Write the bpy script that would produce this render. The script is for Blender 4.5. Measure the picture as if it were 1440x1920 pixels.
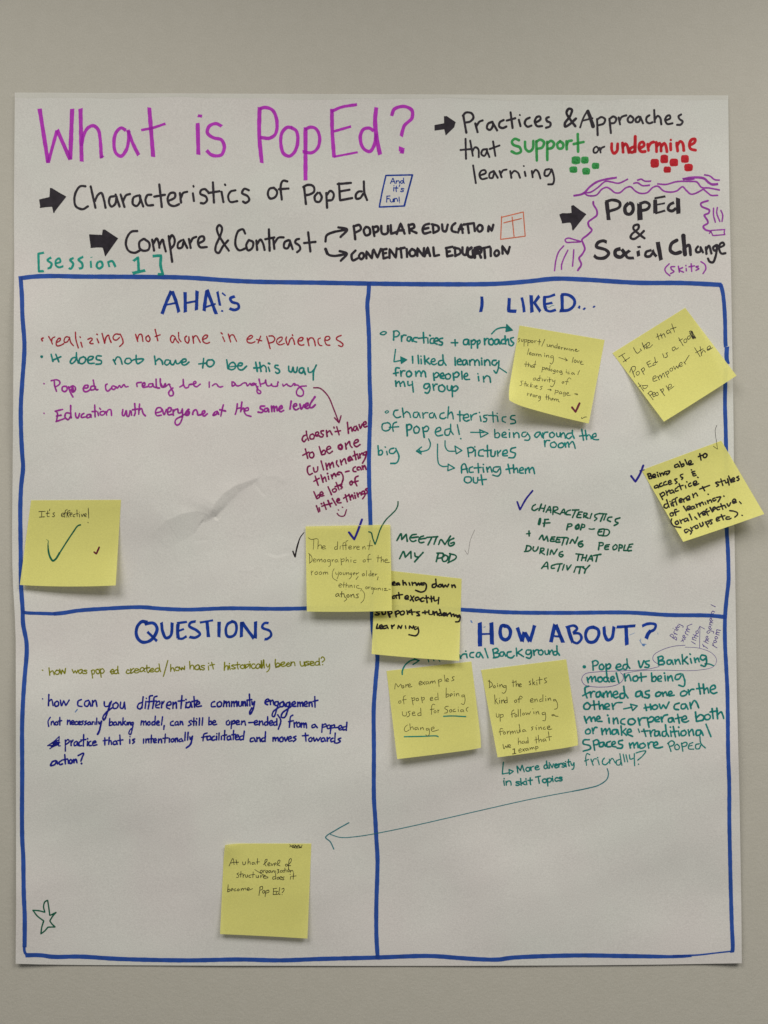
import bpy, math, random
import numpy as np
from mathutils import Matrix, Vector

for o in list(bpy.data.objects):
    bpy.data.objects.remove(o)
SC = bpy.context.scene
COL = SC.collection

# ------------------------------------------------------------------ camera
# The wall is the plane y = 0 (z up), the room lies on the -y side.
F_PX = 1443.0                         # focal length for a 1440 x 1920 picture
ROT = (0.015562, -0.0028556, -0.0047431)
CAM_X, CAM_H, CAM_D = 0.00563, 1.500967, 0.678945
def rot3(a, b, c):
    ca, sa, cb, sb, cc, sc = math.cos(a), math.sin(a), math.cos(b), math.sin(b), math.cos(c), math.sin(c)
    rx = np.array([[1, 0, 0], [0, ca, -sa], [0, sa, ca]])
    ry = np.array([[cb, 0, sb], [0, 1, 0], [-sb, 0, cb]])
    rz = np.array([[cc, -sc, 0], [sc, cc, 0], [0, 0, 1]])
    return rz @ ry @ rx
RW = rot3(*ROT)
cam_data = bpy.data.cameras.new('camera')
cam = bpy.data.objects.new('camera', cam_data)
COL.objects.link(cam)
cam_data.sensor_fit = 'VERTICAL'
cam_data.sensor_height = 24.0
cam_data.sensor_width = 18.0
cam_data.lens = 24.0 * F_PX / 1920.0
cam_data.clip_start = 0.01
cam_data.clip_end = 100
to_world = np.array([[1, 0, 0], [0, 0, -1], [0, 1, 0]], float)   # wall frame (x, up, out) -> world
M3 = to_world @ RW
mw = Matrix.Identity(4)
for i in range(3):
    for j in range(3):
        mw[i][j] = float(M3[i, j])
mw[0][3], mw[1][3], mw[2][3] = CAM_X, -CAM_D, CAM_H
cam.matrix_world = mw
SC.camera = cam

# ------------------------------------------------------------------ light
world = bpy.data.worlds.new("World")
SC.world = world
world.use_nodes = True
bg = world.node_tree.nodes['Background']
bg.inputs[0].default_value = (1.0, 0.985, 0.95, 1)
bg.inputs[1].default_value = 0.115
def ceiling_lamp(x, y, sx, sy, power, spread=147, colour=(1.0, 0.955, 0.87)):
    ld = bpy.data.lights.new('ceiling_lamp', 'AREA')
    ld.shape = 'RECTANGLE'; ld.size = sx; ld.size_y = sy
    ld.energy = power; ld.color = colour
    lo = bpy.data.objects.new('ceiling_lamp', ld)
    COL.objects.link(lo)
    lo.location = (x, y, 2.5)
    ld.spread = math.radians(spread)
    return lo
ceiling_lamp(-0.62, -0.9, 0.9, 0.6, 14.6)
ceiling_lamp(0.85, -0.9, 0.9, 0.6, 18.6)
SC.view_settings.view_transform = 'Standard'
SC.view_settings.look = 'None'
SC.view_settings.exposure = 0.0
SC.view_settings.gamma = 1.0
SC.cycles.transparent_max_bounces = 32
SC.cycles.max_bounces = 6

# ------------------------------------------------------------------ materials
def lin(c):
    return tuple(((v / 255) / 12.92 if v / 255 < 0.04045 else ((v / 255 + 0.055) / 1.055) ** 2.4) for v in c)
PAPER_SEEN = (194, 189, 177)          # the sheet as photographed
PAPER = (0.755, 0.748, 0.725)           # its real base colour
def base_of(seen, ref=PAPER_SEEN):
    a, b = lin(seen), lin(ref)
    return tuple(min(0.95, x / y * p) for x, y, p in zip(a, b, PAPER))

def new_mat(name):
    m = bpy.data.materials.new(name)
    m.use_nodes = True
    nt = m.node_tree
    nt.nodes.clear()
    out = nt.nodes.new('ShaderNodeOutputMaterial')
    return m, nt, out
def node(nt, kind, **kw):
    n = nt.nodes.new(kind)
    for k, v in kw.items():
        if k.startswith('i_'):
            n.inputs[k[2:].replace('_', ' ')].default_value = v
        else:
            setattr(n, k, v)
    return n
def noise(nt, co, scale, detail=2, rough=0.5):
    n = node(nt, 'ShaderNodeTexNoise')
    n.inputs['Scale'].default_value = scale
    n.inputs['Detail'].default_value = detail
    n.inputs['Roughness'].default_value = rough
    nt.links.new(co, n.inputs['Vector'])
    return n
def ramp(nt, fac, stops):
    r = node(nt, 'ShaderNodeValToRGB')
    e = r.color_ramp.elements
    e[0].position, e[0].color = stops[0][0], (*stops[0][1], 1)
    e[1].position, e[1].color = stops[-1][0], (*stops[-1][1], 1)
    for p, c in stops[1:-1]:
        x = e.new(p); x.color = (*c, 1)
    nt.links.new(fac, r.inputs[0])
    return r.outputs[0]
def mult(nt, a, b):
    m = node(nt, 'ShaderNodeMix', data_type='RGBA', blend_type='MULTIPLY')
    m.inputs[0].default_value = 1
    nt.links.new(a, m.inputs[6]); nt.links.new(b, m.inputs[7])
    return m.outputs[2]

def surface_material(name, base, grain=0.05, blotch=(), bump_scale=900, bump=0.15, bump_d=0.0002, rough=0.85, spec=0.25):
    m, nt, out = new_mat(name)
    tc = node(nt, 'ShaderNodeTexCoord').outputs['Object']
    g = noise(nt, tc, 900, 2, 0.75)
    col = ramp(nt, g.outputs[0], [(0.25, tuple(c * (1 - grain) for c in base)), (0.75, tuple(min(1, c * (1 + grain)) for c in base))])
    for sc, lo, hi in blotch:
        n = noise(nt, tc, sc, 3, 0.55)
        col = mult(nt, col, ramp(nt, n.outputs[0], [(0.35, lo), (0.65, hi)]))
    p = node(nt, 'ShaderNodeBsdfPrincipled')
    nt.links.new(col, p.inputs['Base Color'])
    p.inputs['Roughness'].default_value = rough
    p.inputs['Specular IOR Level'].default_value = spec
    b = noise(nt, tc, bump_scale, 3, 0.6)
    bn = node(nt, 'ShaderNodeBump')
    bn.inputs['Strength'].default_value = bump
    bn.inputs['Distance'].default_value = bump_d
    nt.links.new(b.outputs[0], bn.inputs['Height'])
    nt.links.new(bn.outputs[0], p.inputs['Normal'])
    nt.links.new(p.outputs[0], out.inputs[0])
    return m, nt, p, out, tc

MAT_WALL = surface_material('painted_wall', (0.555, 0.54, 0.48), 0.10, [(3, (0.985, 0.985, 0.985), (1.01, 1.0, 1.0)), (90, (0.985, 0.985, 0.98), (1.015, 1.015, 1.015))], 320, 0.32, 0.0006, 0.6, 0.3)[0]
MAT_PAPER = surface_material('chart_paper', PAPER, 0.10,
    [(7, (1.0, 0.975, 0.985), (0.975, 1.0, 0.985)), (28, (0.985, 0.985, 0.985), (1.01, 1.01, 1.01))], 700, 0.35, 0.00025, 0.8, 0.2)[0]
MAT_STRIP = surface_material('glue_strip_paper', (0.71, 0.71, 0.665), 0.05,
    [(18, (0.95, 0.95, 0.95), (1.03, 1.03, 1.03))], 500, 0.4, 0.0003, 0.7, 0.2)[0]

def note_material():
    m, nt, p, out, tc = surface_material('sticky_note_paper', base_of((209, 202, 115)), 0.08,
        [(30, (0.985, 0.985, 0.97), (1.01, 1.01, 1.01))], 900, 0.2, 0.00015, 0.8, 0.2)
    tr = node(nt, 'ShaderNodeBsdfTranslucent')
    tr.inputs[0].default_value = (0.85, 0.8, 0.35, 1)
    mx = node(nt, 'ShaderNodeMixShader'); mx.inputs[0].default_value = 0.10
    nt.links.new(p.outputs[0], mx.inputs[1]); nt.links.new(tr.outputs[0], mx.inputs[2])
    tp = node(nt, 'ShaderNodeBsdfTransparent'); tp.inputs[0].default_value = (0.95, 0.92, 0.55, 1)
    m2 = node(nt, 'ShaderNodeMixShader'); m2.inputs[0].default_value = 0.13
    nt.links.new(mx.outputs[0], m2.inputs[1]); nt.links.new(tp.outputs[0], m2.inputs[2])
    nt.links.new(m2.outputs[0], out.inputs[0])
    return m
MAT_NOTE = note_material()

def ink_material(name, seen, dye=0.55, vary=0.16, ref=PAPER_SEEN):
    """marker ink: part pigment lying on the paper, part dye the paper shows through, so crossing strokes darken"""
    m, nt, out = new_mat('ink_' + name)
    tc = node(nt, 'ShaderNodeTexCoord').outputs['Object']
    base = base_of(seen, ref)
    a, b = lin(seen), lin(ref)
    tint = tuple(min(1, math.sqrt(x / y)) for x, y in zip(a, b))
    n1 = noise(nt, tc, 130, 3, 0.6)
    df = node(nt, 'ShaderNodeBsdfPrincipled')
    df.inputs['Roughness'].default_value = 0.6
    df.inputs['Specular IOR Level'].default_value = 0.2
    nt.links.new(ramp(nt, n1.outputs[0], [(0.3, tuple(c * (1 - vary) for c in base)), (0.7, tuple(min(1, c * (1 + vary) + 0.01 * vary) for c in base))]), df.inputs['Base Color'])
    if dye <= 0:
        nt.links.new(df.outputs[0], out.inputs[0])
        return m
    tp = node(nt, 'ShaderNodeBsdfTransparent')
    nt.links.new(ramp(nt, n1.outputs[0], [(0.3, tuple(c * (1 - vary / 2) for c in tint)), (0.7, tuple(min(1, c * (1 + vary / 2)) for c in tint))]), tp.inputs[0])
    mx = node(nt, 'ShaderNodeMixShader'); mx.inputs[0].default_value = dye
    nt.links.new(df.outputs[0], mx.inputs[1]); nt.links.new(tp.outputs[0], mx.inputs[2])
    nt.links.new(mx.outputs[0], out.inputs[0])
    return m
INK = {
    'magenta': ink_material('magenta', (176, 58, 170), 0.65, 0.08),
    'frame_blue': ink_material('frame_blue', (47, 81, 150), 0.5, 0.12),
    'blue': ink_material('blue', (27, 60, 140), 0.5, 0.18),
    'light_blue': ink_material('light_blue', (95, 125, 165), 0.7, 0.2),
    'black': ink_material('black', (40, 34, 40), 0.15, 0.35),
    'green': ink_material('green', (62, 148, 78), 0.6, 0.1),
    'red': ink_material('red', (186, 34, 44), 0.5, 0.12),
    'wine': ink_material('wine', (158, 34, 50), 0.3, 0.15),
    'session_teal': ink_material('session_teal', (40, 146, 126), 0.5, 0.15),
    'teal': ink_material('teal', (28, 122, 112), 0.35, 0.18),
    'grey_teal': ink_material('grey_teal', (60, 118, 120), 0.5, 0.15),
    'purple': ink_material('purple', (150, 62, 152), 0.5, 0.12),
    'violet': ink_material('violet', (152, 48, 138), 0.4, 0.15),
    'maroon': ink_material('maroon', (124, 24, 76), 0.3, 0.15),
    'forest': ink_material('forest', (24, 90, 66), 0.25, 0.2),
    'olive': ink_material('olive', (130, 128, 26), 0.5, 0.15),
    'navy': ink_material('navy', (26, 30, 122), 0.25, 0.2),
    'orange': ink_material('orange', (200, 108, 78), 0.5, 0.2),
    'purple_pen': ink_material('purple_pen', (84, 66, 130), 0.2, 0.2),
    'tick_blue': ink_material('tick_blue', (38, 32, 125), 0.2, 0.15),
    'tick_wine': ink_material('tick_wine', (92, 22, 42), 0.1, 0.15),
    'pen': ink_material('pen', (72, 66, 34), 0.1, 0.3),
    'pen_dark': ink_material('pen_dark', (38, 32, 26), 0.05, 0.3),
    'pencil': ink_material('pencil', (112, 106, 100), 0.3, 0.25),
    'felt_black': ink_material('felt_black', (26, 20, 22), 0.05, 0.3),
    'dark_green': ink_material('dark_green', (84, 92, 60), 0.0, 0.2),
}

# ------------------------------------------------------------------ measuring the wall
# Positions on the sheet were measured on a 1440 x 1920 grid; lay_out() turns a
# measured point and a distance out from the wall into a place in the room.
CW = np.array([CAM_X, CAM_H, CAM_D])
def lay_out(px, py, h):
    px = np.asarray(px, float); py = np.asarray(py, float); h = np.asarray(h, float)
    d = np.stack([(px - 720) / F_PX, -(py - 960) / F_PX, -np.ones_like(px)], -1) @ RW.T
    t = (h - CW[2]) / d[..., 2]
    q = CW + d * t[..., None]
    return np.stack([q[..., 0], -q[..., 2], q[..., 1]], -1)

MM = 0.001
def seg_dist(px, py, pts):
    """signed distance (positive below / right of the line) and position along a polyline"""
    best = np.full(px.shape, 1e9); side = np.zeros(px.shape); along = np.zeros(px.shape)
    n = len(pts) - 1
    for i in range(n):
        (ax, ay), (bx, by) = pts[i], pts[i + 1]
        vx, vy = bx - ax, by - ay
        L2 = vx * vx + vy * vy
        t = np.clip(((px - ax) * vx + (py - ay) * vy) / L2, 0, 1)
        dx, dy = px - ax - t * vx, py - ay - t * vy
        d = np.hypot(dx, dy)
        s = np.sign(vx * dy - vy * dx)
        m = d < best
        best = np.where(m, d, best); side = np.where(m, s, side); along = np.where(m, (i + t) / n, along)
    return best * np.where(side == 0, 1, side), along
CREASES = [  # line, height mm, fall-off above px, fall-off below px, how the fold widens along its length
    ([(391, 972), (402, 945), (418, 926), (440, 911), (466, 902), (492, 892)], 1.45, 36, 17, (.5, 1.15, 1.05, .45, .05)),
    ([(262, 1030), (285, 1000), (312, 976), (342, 963), (370, 958), (388, 963), (398, 976)], 1.9, 44, 46, (.5, 1.0, 1.0, .6, .08)),
    ([(494, 893), (520, 892), (540, 906)], 0.22, 9, 9, None),
    ([(476, 902), (490, 922), (500, 930)], -0.22, 5, 5, None),
    ([(402, 967), (410, 974)], -0.5, 5, 5, None),
    ([(364, 1014), (390, 1013)], -0.14, 5, 6, None),
    ([(496, 1035), (520, 1042), (548, 1034)], -0.26, 22, 5, None),
    ([(548, 1034), (556, 1016)], 0.14, 9, 10, None),
    ([(388, 1036), (392, 1060), (402, 1088)], 0.12, 7, 5, None),
    ([(446, 1068), (468, 1072), (480, 1064)], 0.08, 5, 5, None),
    ([(440, 1002), (470, 1006), (500, 1000)], 0.08, 8, 6, None),
    ([(640, 186), (700, 184), (740, 187)], 0.16, 4, 6, None),
    ([(820, 185), (870, 182), (930, 187)], 0.18, 4, 6, None),
    ([(80, 190), (160, 187), (260, 190)], 0.06, 4, 8, None),
]
WAVES = []
_r = random.Random(5)
for i in range(13):
    lam = _r.uniform(170, 520)
    ang = _r.uniform(-0.9, 0.9) + math.pi / 2 if i % 3 else _r.uniform(0, math.pi)
    WAVES.append((2 * math.pi / lam * math.cos(ang), 2 * math.pi / lam * math.sin(ang), _r.uniform(0, 6.28), lam / 520 * 0.50))
WAVES += [(2 * math.pi / 95, 2 * math.pi / 520, 1.0, 0.045), (2 * math.pi / 70, -2 * math.pi / 300, 2.0, 0.025), (2 * math.pi / 200, 2 * math.pi / 68, 3.0, 0.03)]
def sheet_h(px, py):
    px = np.asarray(px, float); py = np.asarray(py, float)
    v = np.clip((py - 175) / 1633, 0, 1); u = np.clip((px - 27) / 1350, 0, 1)
    h = 2.3 + 0.3 * v - 1.4 * v ** 8
    side = np.maximum(0, (0.09 - u) / 0.09) ** 2 * 2.4 + np.maximum(0, (u - 0.93) / 0.07) ** 2 * 2.0
    h = h + side * np.clip((v - 0.02) / 0.25, 0.15, 1)
    w = sum(a * np.sin(kx * px + ky * py + ph) for kx, ky, ph, a in WAVES)
    h = h + 1.35 * w * np.clip(v / 0.12, 0.25, 1) * np.clip((1 - v) / 0.08, 0.15, 1)
    for pts, A, up, dn, wide in CREASES:
        x0, y0, x1, y1 = min(p[0] for p in pts) - 4 * up, min(p[1] for p in pts) - 4 * up, max(p[0] for p in pts) + 4 * up, max(p[1] for p in pts) + 4 * up
        if not np.any((px > x0) & (px < x1) & (py > y0) & (py < y1)):
            continue
        d, t = seg_dist(px, py, pts)
        g = np.interp(t, [0, .2, .5, .85, 1], wide) if wide else 1.0
        prof = np.where(d < 0, np.exp(np.clip(d, -400, 0) / up), np.clip(1 - np.clip(d, 0, 400) / (dn * g), 0, 1)) * g
        if wide:
            end = np.clip(t * (1.9 if len(pts) > 6 and A > 1.6 else 7), 0, 1) * np.clip((1 - t) * 9, 0, 1)
            end = end * end * (3 - 2 * end)
        else:
            end = np.clip(np.minimum(t, 1 - t) * 4 + 0.05, 0, 1)
            ax, ay = pts[0]; bx, by = pts[-1]
            far = np.minimum(np.hypot(px - ax, py - ay), np.hypot(px - bx, py - by))
            end = np.where((t <= 0) | (t >= 1), 0.05 * np.exp(-far / 4), end)
        h = h + A * prof * end
    return (0.15 + np.logaddexp(0, 2.0 * (h - 0.15)) / 2.0) * MM

class Sheet:
    def h(self, px, py):
        return sheet_h(px, py)
SHEET = Sheet()

NOTES = []
class Note:
    """a square sticky note given by its four corners (top-left, top-right, bottom-right, bottom-left)"""
    def __init__(self, corners, lift_l, lift_r, base=0.25, power=1.7, bow=0.0, curl=None, corner=None):
        self.c = np.array(corners, float)
        self.ll, self.lr, self.base, self.pw, self.bow, self.curl, self.corner = lift_l, lift_r, base, power, bow, curl, corner
    def px(self, u, v):
        a, b, c, d = self.c
        u = np.asarray(u, float)[..., None]; v = np.asarray(v, float)[..., None]
        p = a * (1 - u) * (1 - v) + b * u * (1 - v) + c * u * v + d * (1 - u) * v
        dn = (c + d - a - b) / 2; dn = dn / np.linalg.norm(dn)
        p = p + dn * self.bow * (4 * u * (1 - u)) * v ** 3
        if self.corner is not None:       # one corner pulled in as the paper rolls away
            cu, cv, dx, dy = self.corner
            w = np.clip(1 - np.hypot(u - cu, v - cv) / 0.22, 0, 1) ** 2
            p = p + w * np.array([dx, dy])
        return p
    def uv(self, px, py):
        px = np.asarray(px, float); py = np.asarray(py, float)
        a, b, c, d = self.c
        u = np.full(px.shape, 0.5); v = np.full(px.shape, 0.5)
        for _ in range(12):
            p = self.px(u, v); e = np.stack([px, py], -1) - p
            eps = 1e-4
            pu = (self.px(u + eps, v) - p) / eps; pv = (self.px(u, v + eps) - p) / eps
            det = pu[..., 0] * pv[..., 1] - pu[..., 1] * pv[..., 0]
            u = np.clip(u + (e[..., 0] * pv[..., 1] - e[..., 1] * pv[..., 0]) / det, -0.5, 1.5)
            v = np.clip(v + (pu[..., 0] * e[..., 1] - pu[..., 1] * e[..., 0]) / det, -0.5, 1.5)
        return u, v
    def lift(self, u, v):
        vv = np.clip((v - 0.14) / 0.86, 0, 1.2)
        L = (self.ll * (1 - u) + self.lr * u) * vv ** self.pw
        if self.curl:
            cu, cv, amt, rad = self.curl
            L = L + amt * np.clip(1 - np.hypot(u - cu, v - cv) / rad, 0, 1) ** 2
        return np.maximum(L, 0)
    def h(self, px, py):
        u, v = self.uv(px, py)
        return self.h_uv(u, v, px, py)
    def h_uv(self, u, v, px, py):
        return sheet_h(np.clip(px, 30, 1368), np.clip(py, 0, 1800)) + (self.base + self.lift(u, v)) * MM
    def inside(self, px, py):
        u, v = self.uv(px, py)
        return (u >= -0.002) & (u <= 1.002) & (v >= -0.002) & (v <= 1.002)

class Over:
    """top surface where a stroke runs from the sheet across a note"""
    def __init__(self, note):
        self.n = note
    def h(self, px, py):
        px = np.asarray(px, float); py = np.asarray(py, float)
        return np.where(self.n.inside(px, py), self.n.h(px, py), sheet_h(px, py))

# ------------------------------------------------------------------ strokes
RND = random.Random(11)
def smooth(pts, corners, step=1.6):
    """Catmull-Rom through pts, split at corners"""
    runs, cur = [], [0]
    for i in range(1, len(pts)):
        cur.append(i)
        if corners[i] and i < len(pts) - 1:
            runs.append(cur); cur = [i]
    runs.append(cur)
    out = []
    P = np.array(pts, float)
    for r in runs:
        q = P[r]
        if len(q) == 1:
            continue
        ext = np.vstack([2 * q[0] - q[1], q, 2 * q[-1] - q[-2]])
        if len(q) > 3 and np.hypot(*(q[0] - q[-1])) < 0.01:      # closed
            ext[0], ext[-1] = q[-2], q[1]
        for i in range(1, len(q)):
            p0, p1, p2, p3 = ext[i - 1], ext[i], ext[i + 1], ext[i + 2]
            L = np.hypot(*(p2 - p1))
            n = max(2, int(L / step))
            t0, t1 = 0.0, max(1e-3, np.hypot(*(p1 - p0))) ** 0.5
            t2 = t1 + max(1e-3, L) ** 0.5
            t3 = t2 + max(1e-3, np.hypot(*(p3 - p2))) ** 0.5
            for k in range(n):
                t = t1 + (t2 - t1) * k / n
                A1 = (t1 - t) / (t1 - t0) * p0 + (t - t0) / (t1 - t0) * p1
                A2 = (t2 - t) / (t2 - t1) * p1 + (t - t1) / (t2 - t1) * p2
                A3 = (t3 - t) / (t3 - t2) * p2 + (t - t2) / (t3 - t2) * p3
                B1 = (t2 - t) / (t2 - t0) * A1 + (t - t0) / (t2 - t0) * A2
                B2 = (t3 - t) / (t3 - t1) * A2 + (t - t1) / (t3 - t1) * A3
                out.append((t2 - t) / (t2 - t1) * B1 + (t - t1) / (t2 - t1) * B2)
        out.append(q[-1])
    return np.array(out)

class Ink:
    """collects strokes (flat bands of ink lying on a surface) into one mesh"""
    def __init__(self, surf, eps=0.10):
        self.v, self.f, self.surf, self.eps, self.k = [], [], surf, eps, 0
        self.rnd = random.Random(RND.random())
    def _add(self, P2, faces, ramp_z):
        base = len(self.v)
        h = self.surf.h(P2[:, 0], P2[:, 1]) + self.eps * MM + (self.k % 7) * 1.2e-5 + ramp_z
        self.v.extend(lay_out(P2[:, 0], P2[:, 1], h).tolist())
        self.f.extend([tuple(base + i for i in f) for f in faces])
        self.k += 1
    def stroke(self, pts, w, corners=None, cap='r', taper=None, rough=0.05):
        pts = [tuple(p) for p in pts]
        if corners is None:
            corners = [False] * len(pts)
        if len(pts) == 1:
            pts = [pts[0], (pts[0][0] + w * 0.15, pts[0][1] + w * 0.1)]; corners = [False, False]
        w = w * (1.06 if cap == 'b' else 1.16)
        step = max(0.7, min(2.2, w * 0.3))
        C = smooth(pts, corners, step)
        keep = [0]
        for i in range(1, len(C)):
            if np.hypot(*(C[i] - C[keep[-1]])) > 0.15:
                keep.append(i)
        C = C[keep]
        if len(C) < 2:
            C = np.array([C[0], C[0] + [w * 0.15, 0]])
        T = np.gradient(C, axis=0)
        T /= np.maximum(np.hypot(T[:, 0], T[:, 1]), 1e-9)[:, None]
        N = np.stack([-T[:, 1], T[:, 0]], 1)
        n = len(C)
        s = np.linspace(0, 1, n)
        W = np.full(n, w / 2)
        a, b, c = self.rnd.uniform(0, 6), self.rnd.uniform(0, 6), self.rnd.uniform(0, 6)
        dist = np.r_[0, np.cumsum(np.hypot(*np.diff(C, axis=0).T))]
        q = dist / max(w, 2)
        W *= 1 + rough * (np.sin(q * 0.9 + a) * 0.9 + np.sin(q * 2.3 + b) * 0.6)
        if taper:
            W *= np.interp(s, np.linspace(0, 1, len(taper)), taper)
        wl = W * (1 + rough * 0.6 * np.sin(q * 3.1 + c)); wr = W * (1 + rough * 0.6 * np.sin(q * 2.7 + a))
        Lp, Rp = C + N * wl[:, None], C - N * wr[:, None]
        if cap == 'b':     # chisel tip: slightly slanted ends
            sl = self.rnd.uniform(-0.18, 0.18) * w
            Lp[0] += T[0] * sl; Rp[0] -= T[0] * sl
            sl = self.rnd.uniform(-0.18, 0.18) * w
            Lp[-1] += T[-1] * sl; Rp[-1] -= T[-1] * sl
        P = np.empty((2 * n, 2)); P[0::2] = Lp; P[1::2] = Rp
        faces = [(2 * i, 2 * i + 1, 2 * i + 3, 2 * i + 2) for i in range(n - 1)]
        z = np.repeat(np.arange(n) * 1.5e-7, 2)
        if cap == 'r' and w > 1.0:
            m = 5
            ex, ez = [], []
            for (c0, t0, n0, ww, i0, i1, zz) in ((C[0], -T[0], N[0], W[0], 0, 1, 0.0), (C[-1], T[-1], N[-1], W[-1], 2 * n - 2, 2 * n - 1, (n - 1) * 1.5e-7)):
                first = 2 * n + len(ex)
                for j in range(1, m):
                    an = math.pi * j / m
                    ex.append(c0 + n0 * ww * math.cos(an) + t0 * ww * math.sin(an) * 0.9); ez.append(zz)
                faces.append(tuple([i0] + [first + j for j in range(m - 1)] + [i1]))
            P = np.vstack([P, ex]); z = np.r_[z, ez]
        self._add(P, faces, z)
    def fill(self, pts, wob=0.0):
        """ink laid in narrow bands inside an outline, so it follows the paper"""
        pts = [(x + self.rnd.uniform(-wob, wob), y + self.rnd.uniform(-wob, wob)) for x, y in pts]
        ys = [p[1] for p in pts]
        cuts = sorted(set([min(ys) + 0.01, max(ys) - 0.01] + [y for y in np.arange(min(ys) + 0.7, max(ys) - 0.3, 1.3)] + [y + d for y in ys for d in (-0.01, 0.01) if min(ys) < y + d < max(ys)]))
        def spans(y):
            xs = []
            for i in range(len(pts)):
                (ax, ay), (bx, by) = pts[i], pts[(i + 1) % len(pts)]
                if (ay > y) != (by > y):
                    xs.append(ax + (bx - ax) * (y - ay) / (by - ay))
            xs.sort()
            return list(zip(xs[0::2], xs[1::2]))
        P, F = [], []
        for y0, y1 in zip(cuts[:-1], cuts[1:]):
            s0, s1 = spans(y0), spans(y1)
            if len(s0) != len(s1) or y1 - y0 < 0.05:
                continue
            for (a0, b0), (a1, b1) in zip(s0, s1):
                k = max(1, int(max(b0 - a0, b1 - a1) / 3.0))
                n = len(P)
                for m in range(k + 1):
                    t = m / k
                    P += [(a0 + (b0 - a0) * t, y0), (a1 + (b1 - a1) * t, y1)]
                F += [(n + 2 * m, n + 2 * m + 1, n + 2 * m + 3, n + 2 * m + 2) for m in range(k)]
        self._add(np.array(P), F, np.zeros(len(P)))
    def build(self, name, ink, parent, label=None):
        me = bpy.data.meshes.new(name)
        off = parent.location
        me.from_pydata([(x - off[0], y - off[1], z - off[2]) for x, y, z in self.v], [], self.f)
        me.materials.append(INK[ink])
        o = bpy.data.objects.new(name, me)
        COL.objects.link(o)
        o.parent = parent
        if label:
            o['label'] = label
        return o

def parse(s):
    """'w12 10,20 30,40 !50,60 70,80; ...' -> list of (width or None, cap, pts, corners)"""
    out = []
    for part in s.replace('\n', ' ').split(';'):
        part = part.strip()
        if not part:
            continue
        w, cap, tp, pts, cor = None, None, None, [], []
        for tok in part.split():
            if tok[0] == 'w':
                w = float(tok[1:])
            elif tok == 'B':
                cap = 'b'
            elif tok == 'F':
                cap = 'fill'
            elif tok[0] == 't':
                tp = [float(q) for q in tok[1:].split('/')]
            else:
                c = tok[0] == '!'
                x, y = tok.lstrip('!').split(',')
                pts.append((float(x), float(y))); cor.append(c)
        out.append((w, cap, tp, pts, cor))
    return out
def trace(view, name, ink, w, s, parent, surf=SHEET, cap='r', label=None, eps=0.10, rough=0.05):
    """view = (left, top, enlargement) of the measured patch"""
    ox, oy, k = view
    I = Ink(surf, eps)
    for ww, cc, tp, pts, cor in parse(s):
        P = [(ox + x / k, oy + y / k) for x, y in pts]
        if cc == 'fill':
            I.fill(P, 0.5)
        else:
            I.stroke(P, (ww or w) / k, cor, cc or cap, tp, rough)
    return I.build(name, ink, parent, label)

def hand(ink, label, *pieces, name='written_line', parent=None, surf=SHEET):
    """one handwritten line, measured in several patches: (view, width, strokes)"""
    I = Ink(surf)
    for (ox, oy, k), w, s in pieces:
        for ww, cc, tp, pts, cor in parse(s):
            pts = [(x + I.rnd.uniform(-.3, .3), y + I.rnd.uniform(-.3, .3)) for x, y in pts]
            I.stroke([(ox + x / k, oy + y / k) for x, y in pts], (ww or w) / k * I.rnd.uniform(1.02, 1.2), cor, cc or 'r', tp, 0.08)
    return I.build(name, ink, parent or poster, label)

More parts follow.
